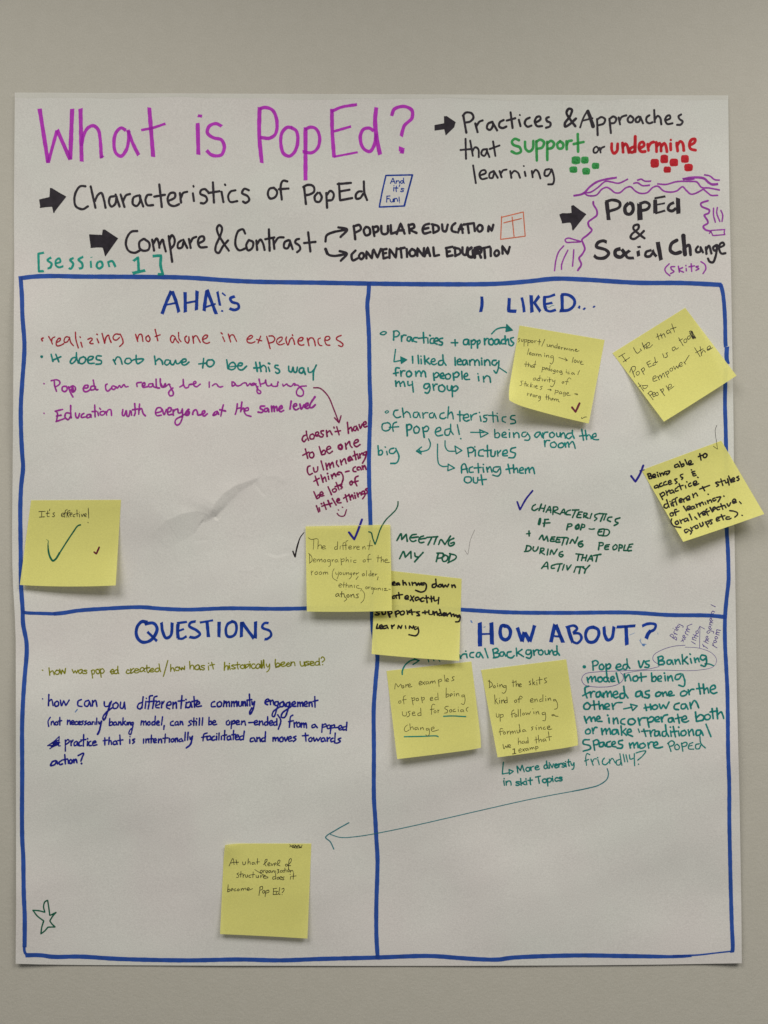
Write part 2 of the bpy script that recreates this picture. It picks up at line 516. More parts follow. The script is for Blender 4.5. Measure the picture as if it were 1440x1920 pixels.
# ------------------------------------------------------------------ a hand-written alphabet (x-height 10, baseline 0, y down)
GL = {
 'a': (10.5, "8.5,-8 6,-10 2.5,-8.5 1,-4.5 3,-.5 6,-1.5 8.6,-7.5; 8.8,-9.5 8.7,-3 10.3,0"),
 'b': (9.5, "1.2,-19 1,-8 1.1,0; 1.1,-5 4,-9.5 7.5,-8.6 8.6,-4.5 6,-.6 1.2,-.6"),
 'c': (8.2, "8,-8.6 5,-10 1.6,-7 1.3,-3 4,0 8,-1.5"),
 'd': (10.5, "8.4,-8 5,-9.8 1.6,-6.5 1.5,-2 4,0 7,-2 8.8,-7; 8.6,-19 8.6,-6 10,0"),
 'e': (9, "1.2,-4.8 5,-5.4 8,-7.4 6.6,-10 3.5,-9.6 1.2,-5.5 2,-1.4 5,0 8.8,-1.8"),
 'f': (7.5, "8,-17.8 6,-19.3 3.8,-17.5 3.4,-11 3.2,1; .2,-9.6 7,-10.3"),
 'g': (9.5, "8.3,-8.6 5.2,-10 1.8,-7.8 1.4,-3.6 3.8,-1 7,-3.6 8.3,-8.6; 8.5,-9.4 8.8,0 7.6,6.4 4.5,8 1.6,6.6"),
 'h': (9.8, "1.2,-19 1.2,0; 1.2,-4.8 4,-9 6.8,-9.4 8.2,-6 8.6,0"),
 'i': (4, "1.8,-9.6 2,0; 1.8,-14.4 2,-13.8"),
 'j': (5, "3,-9.6 3,4 1,8 -1,7; 3,-14.4 3.2,-13.8"),
 'k': (9, "1.2,-18 1.2,0; 8,-9.6 1.6,-4; 3.4,-5.2 8.6,0"),
 'l': (3.8, "1.6,-19 1.8,0"),
 'm': (14, "1,-9.6 1.2,0; 1.2,-5.5 3.6,-9.4 6,-8.4 6.6,0; 6.6,-5.6 9,-9.4 11.6,-8.2 12.6,0"),
 'n': (9.6, "1,-9.6 1.2,0; 1.2,-5 4,-9.2 7,-9 8.2,-5 8.5,0"),
 'o': (9.4, "5.2,-9.8 1.8,-8 1.2,-3.8 3.6,-.2 7.2,-1 8.6,-5.4 7,-9 4.6,-9.8"),
 'p': (9.6, "1.2,-9.6 1.4,8.5; 1.3,-7 4.6,-10 8.2,-8 8.4,-3.8 5,-.6 1.5,-1.6"),
 'q': (9.6, "8.3,-8.6 5.2,-10 1.8,-7.8 1.4,-3.6 3.8,-1 7,-3.6 8.3,-8.6; 8.5,-9.4 8.8,8"),
 'r': (7.0, "1,-9.6 1.4,0; 1.3,-4 2.6,-7.6 6.6,-9.9"),
 's': (8.2, "7.4,-8.8 4.6,-10 1.8,-8.4 3,-6 6.6,-4.4 7.2,-1.8 4.4,0 1,-1.2"),
 't': (7.6, "3.6,-16.5 3.6,-3.4 4.6,0; .2,-10.2 7.2,-10.8"),
 'u': (9.8, "1.1,-9.6 1.3,-3 4,-.2 7.2,-2.4 8.2,-9.4; 8.2,-9.4 8.9,0"),
 'v': (8.2, "1,-9.6 !4,-.2 7.6,-9.8"),
 'w': (12.8, ".8,-9.6 !3.4,-.2 !6.4,-8 !9,-.2 12.2,-10"),
 'x': (8.4, "1,-9.6 8,0; 7.8,-9.6 .8,0"),
 'y': (9.2, "1,-9.6 1.8,-4.2 4.4,-2.8 7.6,-9; 8,-9.8 7,1 5,7.4 2.2,8.2"),
 'z': (8.6, "1.2,-9.2 !7.6,-9.4 !1.2,-.4 8,-.4"),
 'A': (13.5, ".6,0 6.2,-18; 6.4,-18 11.8,0; 2.6,-6 10.6,-6.8"),
 'B': (11.5, "1.4,-17.6 1.4,0; .8,-17 6,-18 8.8,-14.4 6.4,-10.4 1.8,-9.4; 1.8,-9.4 7.4,-9.4 10,-5 7,-.6 1,-.2"),
 'C': (11.5, "10,-16 6.6,-18 2.2,-13 1.6,-5.6 5,-.4 10.4,-2.2"),
 'D': (12, "1.6,-17.6 1.8,0; .8,-17.4 6.4,-17 10.6,-10.4 7.6,-2.4 .8,0"),
 'E': (10, "1.6,-17.6 1.6,0; 1.4,-17.2 8.6,-18; 1.6,-9.4 7.4,-10; 1.6,0 9,-1"),
 'F': (9.4, "1.6,-17.6 1.6,0; 1.4,-17.2 8.8,-18; 1.6,-9.4 7.4,-10"),
 'G': (11.5, "9.6,-16.4 6,-18 2,-12 1.8,-4.6 5.4,-.2 9.4,-3 9.2,-8 4.6,-6.4"),
 'H': (12, "1.6,-18 1.6,0; 10.2,-18 10.2,0; 1.6,-9 10.2,-9.8"),
 'I': (4, "1.8,-18 1.8,0"),
 'J': (9, "6,-18 6,-4 3,0 .8,-3"),
 'K': (11, "1.4,-18 1.4,0; 9.4,-17.6 1.8,-8; 3.4,-9.4 10,0"),
 'L': (9, "1.4,-18 !1.4,-.4 8.4,-.8"),
 'M': (14.6, "1.2,0 !2.4,-17.4 !7,-5 !11.6,-17.6 13,0"),
 'N': (12.4, "1.4,0 !1.6,-17.6 !10.2,0 10.6,-17.6"),
 'O': (12, "7,-17.8 2.6,-14.6 1.6,-7 4.4,-.6 8.4,-1.6 10.6,-9 9,-16 5.4,-17.8"),
 'P': (10.6, "1.6,-17.4 1.8,0; .8,-16.6 6,-18 9.4,-13.8 7,-9 1.8,-7.8"),
 'R': (11.6, "1.6,-17.6 1.6,0; .8,-17 6,-18 9,-14 6.4,-9.8 2,-8.6; 3,-8.8 10.4,0"),
 'S': (10.2, "9,-16.2 5.6,-18 2,-14.6 4,-10.6 8,-8 8.4,-3 4.6,0 1,-2"),
 'T': (11, "5.4,-17.6 5.6,0; .4,-17 10.4,-18"),
 'U': (12, "1.4,-17.6 1.8,-4 5.6,0 9.6,-4 10.2,-17.6"),
 'V': (11.4, "1,-17.6 !5.2,0 10,-17.8"),
 'W': (16, "1,-17.6 !4.4,0 !8,-14 !11.6,0 15,-17.6"),
 'Y': (11.4, "1,-17.6 5.4,-9; 10.2,-18 3.6,0"),
 '1': (8, "1,-14 !4,-18 4.2,-.4; .6,0 8,-.4"),
 '!': (4, "1.8,-19 1.8,-5.4; 1.7,-.4"),
 '?': (9, "1,-15 4,-18.6 8,-16.4 6.6,-11.4 4,-6; 3.6,-.4"),
 '.': (4, "1.8,-.4"),
 ',': (4.4, "2.4,-1.6 1.4,3.6"),
 "'": (4, "2,-18.6 1.6,-14.4"),
 '-': (7.6, ".8,-5.6 6.8,-6"),
 '+': (9, ".8,-5.4 8.2,-6; 4.4,-10 4.4,-1"),
 '/': (7.4, "6.8,-19 .6,3"),
 '(': (6, "5,-19 1.6,-12 1.8,-3 5,4"),
 ')': (6, "1,-19 4.4,-12 4.2,-3 1,4"),
 '&': (11, "10,-.4 6,-5 2.6,-14 5,-18 7,-14.6 2,-7 1.6,-2 4.4,0 9.4,-8"),
 '8': (8, "5,-10 2,-12 2,-17 6,-18 7,-14 4,-10 1.4,-5 3,0 7,-1 7.4,-6 5,-10"),
}
GP = {k: (w, parse(s)) for k, (w, s) in GL.items()}
JOIN = set('acdehiklmnortuvw')
def write(view, name, ink, w, words, parent, surf=SHEET, slant=0.0, join=False, tight=1.0, label=None, cap='r', wob=0.35, rough=0.07, taper=None):
    """words = (text, start x, start y, end x, end y, x-height[, width]) along their baselines"""
    ox, oy, k = view
    I = Ink(surf)
    rn = I.rnd
    for word in words:
        text, x0, y0, x1, y1, xh = word[:6]
        ww = word[6] if len(word) > 6 else w
        x0, y0, x1, y1, xh = ox + x0 / k, oy + y0 / k, ox + x1 / k, oy + y1 / k, xh / k
        total = sum(GP[c][0] * tight if c in GP else 6 for c in text) - 0.8
        L = math.hypot(x1 - x0, y1 - y0)
        dx, dy = (x1 - x0) / L, (y1 - y0) / L
        sx, sy = L / total, xh / 10.0
        cx, last = 0.0, None
        for ch in text:
            if ch not in GP:
                cx += 6; last = None; continue
            gw, strokes = GP[ch]
            r, sc, by = rn.gauss(0, 0.035), 1 + rn.gauss(0, 0.05), rn.gauss(0, 0.45)
            sh = slant + rn.gauss(0, 0.04)
            cr, sr = math.cos(r), math.sin(r)
            def tf(p):
                gx, gy = p[0] + rn.uniform(-wob, wob) - gw / 2, p[1] + rn.uniform(-wob, wob)
                gx, gy = gx * cr - gy * sr * 0.6, gx * sr + gy * cr
                gx = (gx * sc + gw / 2 + cx); gy = gy * sc + by
                X, Y = gx * sx - gy * sy * sh, gy * sy
                return (x0 + X * dx - Y * dy, y0 + X * dy + Y * dx)
            first, endp = None, None
            for ns, (_, _, _, pts, cor) in enumerate(strokes):
                P = [tf(p) for p in pts]
                if ns == 0:
                    first = P[0]
                if len(pts) > 1 and pts[-1][1] > -3 and pts[-1][1] < 3:
                    endp = P[-1]
                if join and ns == 0 and last is not None and ch in 'eilmnuvw':
                    mid = ((last[0] + P[0][0]) / 2 + 0.04 * xh, (last[1] * .6 + P[0][1] * .4))
                    P = [last, mid] + P; cor = [False, False] + list(cor)
                I.stroke(P, ww / k * (1 + rn.gauss(0, 0.06)), cor, cap, taper, rough)
            last = endp if ch in JOIN or ch in 'bs' else None
            cx += gw * tight
    return I.build(name, ink, parent, label)

# ------------------------------------------------------------------ objects
def thing(name, label, cat, loc, group=None):
    o = bpy.data.objects.new(name, None)
    COL.objects.link(o)
    o.empty_display_size = 0.02
    o.location = loc
    o['label'] = label; o['category'] = cat
    if group:
        o['group'] = group
    return o

def grid_mesh(name, V, nu, nv, mat, parent, thick=0.0001):
    """V: (nv+1, nu+1, 3) points; a thin sheet with real thickness"""
    n = (nu + 1) * (nv + 1)
    idx = np.arange(n).reshape(nv + 1, nu + 1)
    a, b, c, d = idx[:-1, :-1], idx[1:, :-1], idx[1:, 1:], idx[:-1, 1:]
    faces = np.stack([a, b, c, d], -1).reshape(-1, 4)
    ring = np.concatenate([idx[0, :], idx[1:, -1], idx[-1, -2::-1], idx[-2:0:-1, 0]])
    pts = V.reshape(-1, 3)
    back = pts[ring] + np.array([0, thick, 0])
    m = len(ring)
    top = n + np.arange(m)                 # the cut edge has corners of its own, so the sheet stays flat up to it
    rid = n + m + np.arange(m)
    rim = np.stack([top, np.roll(top, -1), np.roll(rid, -1), rid], -1)
    allv = np.vstack([pts, pts[ring], back]) - np.array(parent.location if parent else (0, 0, 0))
    allf = np.vstack([faces, rim])
    me = bpy.data.meshes.new(name)
    me.vertices.add(len(allv)); me.vertices.foreach_set('co', allv.ravel())
    me.loops.add(allf.size); me.loops.foreach_set('vertex_index', allf.ravel().astype(np.int32))
    me.polygons.add(len(allf))
    me.polygons.foreach_set('loop_start', np.arange(0, allf.size, 4, dtype=np.int32))
    me.update(calc_edges=True)
    sm = np.ones(len(allf), bool); sm[len(faces):] = False
    me.polygons.foreach_set('use_smooth', sm)
    me.materials.append(mat)
    o = bpy.data.objects.new(name, me)
    COL.objects.link(o)
    if parent:
        o.parent = parent
    return o

# the wall
me = bpy.data.meshes.new('wall')
me.from_pydata([(-2.6, 0, -0.0), (2.6, 0, -0.0), (2.6, 0, 2.8), (-2.6, 0, 2.8), (-2.6, 0.12, 0), (2.6, 0.12, 0), (2.6, 0.12, 2.8), (-2.6, 0.12, 2.8)], [],
               [(0, 1, 2, 3), (5, 4, 7, 6), (4, 0, 3, 7), (1, 5, 6, 2), (3, 2, 6, 7), (4, 5, 1, 0)])
me.materials.append(MAT_WALL)
wall = bpy.data.objects.new('wall', me); COL.objects.link(wall)
wall['kind'] = 'structure'

# the chart sheet
poster = thing('chart_sheet', 'large white flip chart sheet with marker writing in four blue boxes', 'poster', (0, 0, 1.5))
LEFT = ([174, 400, 500, 570, 700, 800, 900, 1000, 1060, 1100, 1150, 1200, 1540, 1700, 1807], [27.8, 26, 26.8, 26, 25, 24.4, 23.5, 22.6, 23.2, 24.6, 27.5, 29.5, 30, 30.2, 29.3])
RIGHT = ([179, 370, 500, 600, 700, 800, 900, 990, 1050, 1150, 1300, 1350, 1500, 1600, 1700, 1806], [1365.3, 1367.5, 1370.5, 1372, 1374, 1375.5, 1376.2, 1377, 1378, 1379.6, 1381.6, 1382.8, 1386.6, 1388.4, 1390, 1391])
TOP = ([28, 200, 400, 700, 1000, 1180, 1365], [173.5, 174.5, 175.4, 176.6, 177.8, 178.6, 179])
BOT = ([28, 75, 150, 300, 400, 700, 900, 1100, 1250, 1391], [1807, 1808.3, 1809.3, 1810.2, 1810.6, 1811, 1810.8, 1810, 1808.4, 1806])
def sheet_px(u, v):
    yt = np.interp(28 + u * 1337, *TOP); yb = np.interp(28 + u * 1363, *BOT)
    y = yt * (1 - v) + yb * v
    xl = np.interp(y, *LEFT); xr = np.interp(y, *RIGHT)
    return xl * (1 - u) + xr * u, y
gu = np.r_[np.linspace(0, 0.19, 64, endpoint=False), np.linspace(0.19, 0.42, 230, endpoint=False), np.linspace(0.42, 1, 195)]   # finer where the paper is creased
gv = np.r_[np.linspace(0, 0.42, 180, endpoint=False), np.linspace(0.42, 0.57, 190, endpoint=False), np.linspace(0.57, 1, 176)]
nu, nv = len(gu) - 1, len(gv) - 1
U, V = np.meshgrid(gu, gv)
PX, PY = sheet_px(U, V)
PTS = lay_out(PX, PY, sheet_h(PX, PY))
grid_mesh('sheet', PTS, nu, nv, MAT_PAPER, poster)
# glue strip along the top
U2, V2 = np.meshgrid(np.linspace(0.001, 0.999, 301), np.linspace(0, 1, 7))
X2, Y2 = sheet_px(U2, U2 * 0)
wav = 8.2 + 1.5 * np.sin(U2 * 19) + 1.0 * np.sin(U2 * 47 + 1) + 0.5 * np.sin(U2 * 101)
Y2 = Y2 + 0.6 + V2 * wav
strip = lay_out(X2, Y2, sheet_h(X2, Y2) + 0.03 * MM)
grid_mesh('glue_strip', strip, 300, 6, MAT_STRIP, poster, 0.00001)

# --- views of the sheet (left, top, enlargement) in which the marks were measured
A1, A2 = (20, 170, 3.6), (400, 170, 3.6)
A3, A4, A5 = (780, 170, 4.5), (1080, 170, 4.5), (1020, 340, 3.7895)
A6 = (590, 380, 3.3488)
ONE = (0, 0, 1)
P_ = poster

# title
trace(A1, 'title_word', 'magenta', 26, """
195,121 253,488; w21 253,486 313,266; w25 313,264 402,465; w27 402,465 415,122;
471,120 479,478; w22 477,372 492,300 522,250 558,236 590,262 603,320 612,456; w12 605,452 628,440;
w22 778,268 745,251 710,285 697,350 710,420 745,442 780,400 795,340 797,272; w23 790,264 822,350 864,436;
w26 935,113 962,447; w17 880,266 960,250 1045,222""", P_, cap='b', label='purple word What of the title')
trace(A1, 'title_word', 'magenta', 26, """
1262,218 1267,432; w20 1263,168 1292,172;
w22 1425,240 1385,222 1340,240 1328,285 1370,318 1420,330 1442,375 1425,430 1390,440 1350,430 1322,402""", P_, cap='b', label='purple word is of the title')
trace(A2, 'title_word', 'magenta', 26, """
312,113 310,300 327,488; w22 312,122 350,113 400,132 428,200 420,290 380,320 315,315;
w22 532,250 500,247 465,280 455,350 475,425 515,441 550,410 570,340 560,272 525,248;
w26 622,248 622,605; w21 618,262 655,246 692,256 717,310 705,385 665,418 602,411;
w24 800,122 803,280 815,448; w19 795,142 860,112 970,93; w17 812,275 930,241; w14 812,446 975,415;
w22 1085,272 1050,252 1012,262 992,310 1010,385 1055,410 1085,370 1098,290; w27 1100,112 1092,200 1100,300 1125,432;
w22 1203,170 1222,124 1288,106 1340,132 1340,185 1290,235 1268,308; w30 1252,390 1286,404; w24 1262,410 1288,414""", P_, cap='b', label='purple word PopEd with question mark')
# black line 1
def arrow(view, s, label=None):
    return trace(view, 'block_arrow', 'black', 6, s, P_, label=label)
arrow(A1, "F 192,735 262,718 265,658 278,655 374,716 290,824 280,782 200,788; w8 196,738 262,722; w8 268,660 370,716; w9 292,820 282,780 200,786")
trace(A1, 'written_line', 'black', 14, """
505,645 470,645 442,680 430,730 440,780 485,800 522,780;
540,645 572,790; 568,745 590,702 612,690 628,730 640,790;
700,712 672,718 664,755 680,782 705,765 715,715; 708,700 735,782;
742,700 768,785; 758,745 780,705 806,697;
858,708 830,720 825,765 850,778 872,750 874,710; 868,705 895,782;
950,702 925,704 910,735 922,772 962,772;
1003,632 1020,785; 968,715 1042,702;
1062,745 1108,720 1108,692 1080,690 1060,725 1072,768 1105,778 1137,765;
1142,690 1150,755; 1150,722 1165,690 1192,682;
1230,692 1237,745; w12 1233,642 1235,648;
1332,682 1310,664 1285,672 1280,695 1318,715 1325,740 1305,760 1283,758;
1365,618 1372,755; 1335,690 1410,678;
1423,682 1436,752; w12 1446,632 1449,638;
w13 1518,672 1486,680 1468,712 1482,750 1530,745;
1608,672 1578,662 1562,690 1600,712 1610,738 1585,757 1568,748""", P_, label='black word Characteristics')
trace(A2, 'written_line', 'black', 14, """
410,655 380,662 368,700 385,728 420,715 430,680 408,655; 500,612 470,608 455,640 462,735; 442,665 508,660;
612,645 625,765; 606,650 640,635 675,645 680,680 650,700 617,705;
705,688 684,715 690,745 715,750 732,720 718,688; 762,690 768,790; 765,705 790,676 812,695 803,735 770,742;
848,625 855,738; 838,630 930,622; 852,680 920,668; 855,740 938,724;
1002,680 982,680 962,702 965,728 990,725 1012,695; 1016,612 1020,690 1038,738""", P_, label='black words of PopEd')
trace(A2, 'drawn_note_box', 'blue', 9, "1165,572 !1345,568 !1320,660 !1290,778 !1120,785 !1140,680 !1165,572; w5 1340,572 !1286,774", P_, label='leaning blue box')
write(A2, 'written_line', 'blue', 6, [('And', 1193, 627, 1287, 624, 19), ("it's", 1210, 677, 1282, 684, 23), ('Fun', 1166, 754, 1244, 748, 22), ('!', 1250, 758, 1262, 758, 19)], P_, label="blue words And it's Fun")
# black line 2
arrow(A1, "F 530,970 615,975 620,938 635,938 725,998 640,1120 622,1060 540,1058; w8 533,974 616,978; w8 626,942 720,998; w8 640,1112 624,1058 542,1056")
trace(A1, 'written_line', 'black', 14, """
855,947 815,952 786,990 778,1040 798,1082 838,1094 872,1078;
898,1000 870,1020 872,1065 895,1080 930,1072 936,1030 902,1000;
955,1005 968,1080; 962,1035 985,997 1000,1030 1004,1060; 1004,1042 1025,1005 1035,1040 1047,1085;
1066,980 1090,1155; 1070,1010 1088,975 1106,1000 1102,1040 1082,1065;
1152,1010 1130,1030 1130,1062 1155,1058 1168,1018; 1165,1005 1192,1062;
1203,1000 1215,1062; 1212,1028 1230,996 1253,986;
1265,1032 1305,1008 1302,985 1280,985 1264,1018 1278,1055 1325,1055""", P_, label='black word Compare')
trace(A2, 'written_line', 'black', 14, """
105,1080 70,1030 30,960 25,925 40,907 58,925 50,970 16,1050 16,1085 35,1095 65,1050 100,1010;
215,965 200,936 170,946 150,1000 152,1050 175,1077 222,1062;
238,1008 222,1045 235,1078 262,1062 268,1022 240,1008; 290,1010 296,1075; 292,1040 318,1005 335,1030 346,1075;
375,935 380,1080; 350,1002 412,990; 404,1000 412,1068; 410,1032 440,992 475,990;
508,1008 482,1022 478,1058 500,1064 520,1022; 515,1010 536,1070;
580,1000 560,1005 553,1025 580,1045 586,1070 565,1090; 640,955 655,1085; 612,1028 690,1020""", P_, label='black words and Contrast')
trace(A2, 'branch_arrow', 'black', 15, "757,1018 764,978 800,958 895,938; 843,922 902,937 858,988", P_)
trace(A2, 'branch_arrow', 'black', 15, "w18 757,1068 770,1100; w15 768,1098 785,1110 820,1115 895,1102; 852,1082 900,1100 860,1148", P_)
trace(A6, 'written_line', 'black', 14, """
245,145 255,230; 243,150 280,140 290,165 252,190;
324,152 308,175 322,205 346,195 344,162 324,152; 365,150 375,210; 365,155 395,150 398,175 372,190;
418,145 422,190 440,198 458,188 460,145; 478,140 !480,195 510,185; 515,197 !540,130 565,195; 520,176 560,172;
590,137 596,192; 590,142 620,135 625,155 600,168 !640,190;
720,132 692,140 678,165 686,192 728,184; 684,165 715,158; 742,135 746,190; 735,135 775,148 778,172 745,190;
800,135 806,175 822,180 836,137; 884,128 864,145 862,175 888,185; 900,188 !920,135 930,190; 905,165 932,165;
960,132 968,190; 935,137 1000,128; 1000,132 1006,178; 1035,140 1020,160 1033,182 1053,170 1050,145 1035,140;
1090,180 !1092,145 !1112,178 1122,138""", P_, label='black words POPULAR EDUCATION')
trace(A6, 'written_line', 'black', 14, """
257,300 232,328 240,362 272,348; 290,317 278,337 292,355 308,340 304,317 290,317; 325,350 !325,305 !360,350 365,300;
370,295 !395,345 416,290; 427,292 432,350; 425,295 452,290; 428,320 450,315; 432,350 457,343;
470,347 !470,290 !510,345 515,285; 540,285 546,345; 520,292 565,282; 578,290 580,340;
608,292 595,312 605,335 630,328 630,302 610,290; 645,335 !645,285 !682,335 687,285; 690,337 !710,280 725,335; 695,317 720,312;
745,280 !750,335 782,328; 827,287 832,335; 823,285 866,276; 828,310 850,305; 832,337 866,330;
880,280 884,335; 873,283 910,292 915,315 882,335; 928,280 932,322 948,328 960,280; w17 985,282 962,302 966,335 992,340 995,300;
w17 1005,345 !1005,285 1040,280 1045,308 1008,320; 1000,342 !1020,290 1045,345;
1065,285 1070,347; 1035,290 1100,276; 1105,285 1106,335; 1140,300 1128,318 1140,335 1158,320 1150,300 1140,300;
1180,320 !1178,270 !1212,322 1225,277""", P_, label='black words CONVENTIONAL EDUCATION')
trace(A6, 'drawn_box', 'orange', 6, "1172,92 !1310,58 !1322,210 !1168,230 !1174,86; 1240,90 1252,212; 1188,126 1298,99", P_, label='thin orange box with a T in it')
# session
trace(A1, 'written_line', 'session_teal', 15, """
225,1093 !187,1100 !190,1220 224,1217; 274,1125 248,1143 276,1168 268,1195; w13 248,1200 272,1194;
w13 305,1165 335,1155 328,1132 306,1145 305,1178 325,1192 356,1184; 425,1128 402,1142 422,1168 405,1202 392,1196;
490,1120 458,1140 482,1165 482,1195 460,1200; w13 540,1148 543,1195; 545,1122 547,1126;
592,1155 580,1185 598,1200 620,1182 612,1155 592,1155; w13 656,1150 666,1190; 662,1155 685,1150 708,1190;
w17 828,1150 !860,1125 864,1215; w19 822,1232 865,1222 908,1212; w18 958,1116 !1015,1112 1012,1180 !1028,1240 992,1238""", P_, cap='b', label='teal words session 1 in brackets')

# practices and approaches
arrow(A3, "F 157,290 235,276 234,218 258,214 335,266 322,310 250,378 240,328 158,336; w9 160,294 236,280; w10 240,220 330,268")
trace(A3, 'written_line', 'black', 17, """
400,212 408,260 425,355; 395,212 420,185 468,190 485,225 460,258 412,270; 500,275 520,350; 508,302 535,262 563,250;
642,262 607,280 600,318 625,330 650,292 645,262; 645,265 685,335; 740,247 708,265 702,300 730,315 763,302;
798,182 815,315; 765,252 838,232; 868,245 882,300; w13 875,203 878,207; 960,227 930,242 918,275 940,303 975,294;
1005,270 1050,242 1045,217 1020,222 1003,258 1022,298 1065,298; 1122,222 1100,232 1105,255 1135,272 1130,300 1097,312;
w19 1345,300 1300,240 1270,185 1290,152 1315,160 1300,215 1258,272 1258,303 1290,288 1350,235""", P_, label='black words Practices and')
trace(A4, 'written_line', 'black', 16, """
w14 35,310 60,235 95,170; w27 100,172 122,232 145,302; w14 58,252 140,232; 178,238 183,375; 180,242 215,222 245,240 235,275 188,292;
282,235 295,358; 282,240 315,217 340,235 325,270 292,275; 360,225 372,285; 368,252 388,220 425,208;
455,212 436,240 446,265 473,265 485,235 460,210; 530,217 507,235 506,262 530,262 545,222; 542,220 566,275;
620,207 596,225 596,260 620,275 645,266; 660,162 665,265; 668,240 690,212 710,228 720,285;
757,250 795,232 790,207 765,217 753,245 770,280 815,275; 888,200 866,215 872,237 900,260 885,285 852,288""", P_, label='black word Approaches')
trace(A3, 'written_line', 'black', 15, """
418,405 422,575; 375,500 470,492; 457,420 480,550; 475,512 500,477 525,492 530,560;
595,492 562,500 552,535 575,550 595,522 600,492; 595,497 620,560; 650,427 670,550; 622,492 705,462""", P_, label='black word that')
trace(A3, 'written_line', 'green', 20, """
870,418 835,406 810,427 820,455 875,478 885,513 850,530 806,512; 920,430 925,490 955,513 985,488 990,422;
1015,425 1020,590; 1015,430 1050,413 1080,435 1065,478 1022,490; 1107,430 1108,585; 1107,445 1140,422 1165,445 1150,480 1112,490;
1217,425 1192,450 1202,485 1233,485 1243,450 1215,425; 1270,425 1272,495; 1272,460 1287,427 1315,420; 1365,365 1368,515; 1330,450 1415,432""", P_, label='green word support')
trace(A4, 'written_line', 'black', 14, "172,472 150,490 152,522 175,520 190,492 172,472; 200,480 208,522; 206,502 218,482 240,472", P_, label='small black word or')
trace(A4, 'written_line', 'red', 22, """
302,445 302,500 320,528 345,510 352,447; 392,440 398,520; 394,477 417,447 432,462 447,522; w24 500,385 498,515; 495,472 465,482 450,510 475,520 500,500;
537,485 575,462 565,432 540,442 532,480 550,513 585,512; 605,450 612,505; 612,475 632,442 655,432; 677,435 680,515; 682,470 705,442 716,462 718,510;
720,470 745,442 757,460 768,515; 798,445 800,500; w17 800,413 801,417; 850,440 858,510; 854,462 880,427 900,442 910,505;
962,460 1000,437 1005,408 977,412 957,450 967,490 1010,502""", P_, label='red word undermine')
def dots(name, ink, cs, label):
    for x, y, w, h in cs:
        I = Ink(SHEET)
        rn = I.rnd
        ring = []
        for q in range(20):
            a = q / 20 * 2 * math.pi
            c, s_ = math.cos(a), math.sin(a)
            k = (abs(c) ** 4 + abs(s_) ** 4) ** -0.25
            ring.append((x + c * k * w / 2 * rn.uniform(.95, 1.05), y + s_ * k * h / 2 * rn.uniform(.95, 1.05)))
        I.fill(ring, 0.2)
        I.stroke([(x - w * .25, y + h * .2), (x + w * .1, y + h * .3)], 2.2)
        I.stroke([(x + w * rn.uniform(-.1, .2), y - h * .1), (x + w * .2, y + h * .05)], 2.4)
        I.stroke([(x + w * .3, y + h * .25), (x + w * .32, y + h * .3)], 2.0)
        I.build(name, ink, P_, label)
dots('drawn_square', 'green', [(1080, 300.5, 17, 15), (1096.5, 300, 14.5, 13.5), (1075, 318, 15, 12), (1099, 321, 15, 13), (1116.6, 311, 14, 12)], None)
dots('drawn_square', 'red', [(1227.6, 306, 16, 17), (1245.6, 298, 15, 16), (1263.6, 304.5, 16, 15), (1284, 298, 15, 15), (1251.2, 318, 14, 12), (1291, 314, 16, 14)], None)
trace(A3, 'written_line', 'black', 15, """
482,630 505,780; 540,715 590,692 580,670 550,677 535,710 555,745 600,737; 657,677 622,697 622,735 645,735 660,692; 660,682 690,735;
705,677 722,730; 715,700 735,672 765,665; 795,677 805,735; 802,705 830,677 860,692 878,735; 917,682 925,720; w13 909,634 911,637;
977,677 985,730; 982,705 1010,667 1030,682 1050,740; 1125,660 1092,670 1087,715 1110,718 1135,685 1142,662 1165,740 1155,785 1115,790""", P_, label='black word learning')
# purple stage drawing
trace(A4, 'drawn_curtain', 'purple', 13, """
w17 -22,887 60,868 118,810 180,768 260,746 345,733; 60,860 120,857 180,820 250,765 300,770 360,780 440,745;
75,868 100,884 170,881 220,830 260,815 290,830 330,860 370,860 420,820 460,810 500,845 540,865 600,860 650,815 690,805 740,845 800,855 850,845 900,810 930,840 970,872 1010,865 1075,830;
482,782 520,777 560,800 625,797; 515,757 550,746 580,762 635,763; 685,785 760,790 850,767 970,765 1020,770 1060,815 1120,820 1215,838;
w19 900,747 980,732 1080,740 1120,775 1150,790 1200,787; w16 905,742 960,748 1000,742; 1080,709 1130,720 1170,750 1215,755; 1075,830 1110,860 1140,882 1200,882""", P_, cap='b', label='wavy purple strokes of a stage curtain top')
trace(A5, 'drawn_curtain', 'purple', 12, """
350,145 352,165 375,205 375,240 345,265 315,290 320,320 340,345 310,380 270,415 280,445 290,480 270,520 250,545 265,590 240,632;
w9 260,428 200,432 160,432 150,415 170,403 220,415 260,428; w9 140,458 105,500 85,560 75,635; w9 170,488 140,550 125,595 125,625; w9 212,485 208,545 203,602""", P_, label='purple curtain drawn left of PopEd and Social Change')
trace(A5, 'drawn_curtain', 'purple', 12, """
1165,137 1115,157 1120,177 1175,205 1170,225 1140,240 1160,275 1165,295 1132,320 1145,342 1185,354; w8 1175,370 !1190,348 !1285,342 !1280,360 !1285,378 !1200,385 1185,352;
w9 1205,190 1205,240 1218,290; w9 1232,185 1228,225 1250,285; w9 1257,205 1270,240 1265,285""", P_, label='purple curtain drawn right of PopEd')
arrow(A5, "F 110,238 130,225 195,226 193,175 210,168 300,235 206,350 190,294 128,297; w8 114,238 196,228; w8 200,174 296,235; w8 206,344 192,292 130,294")
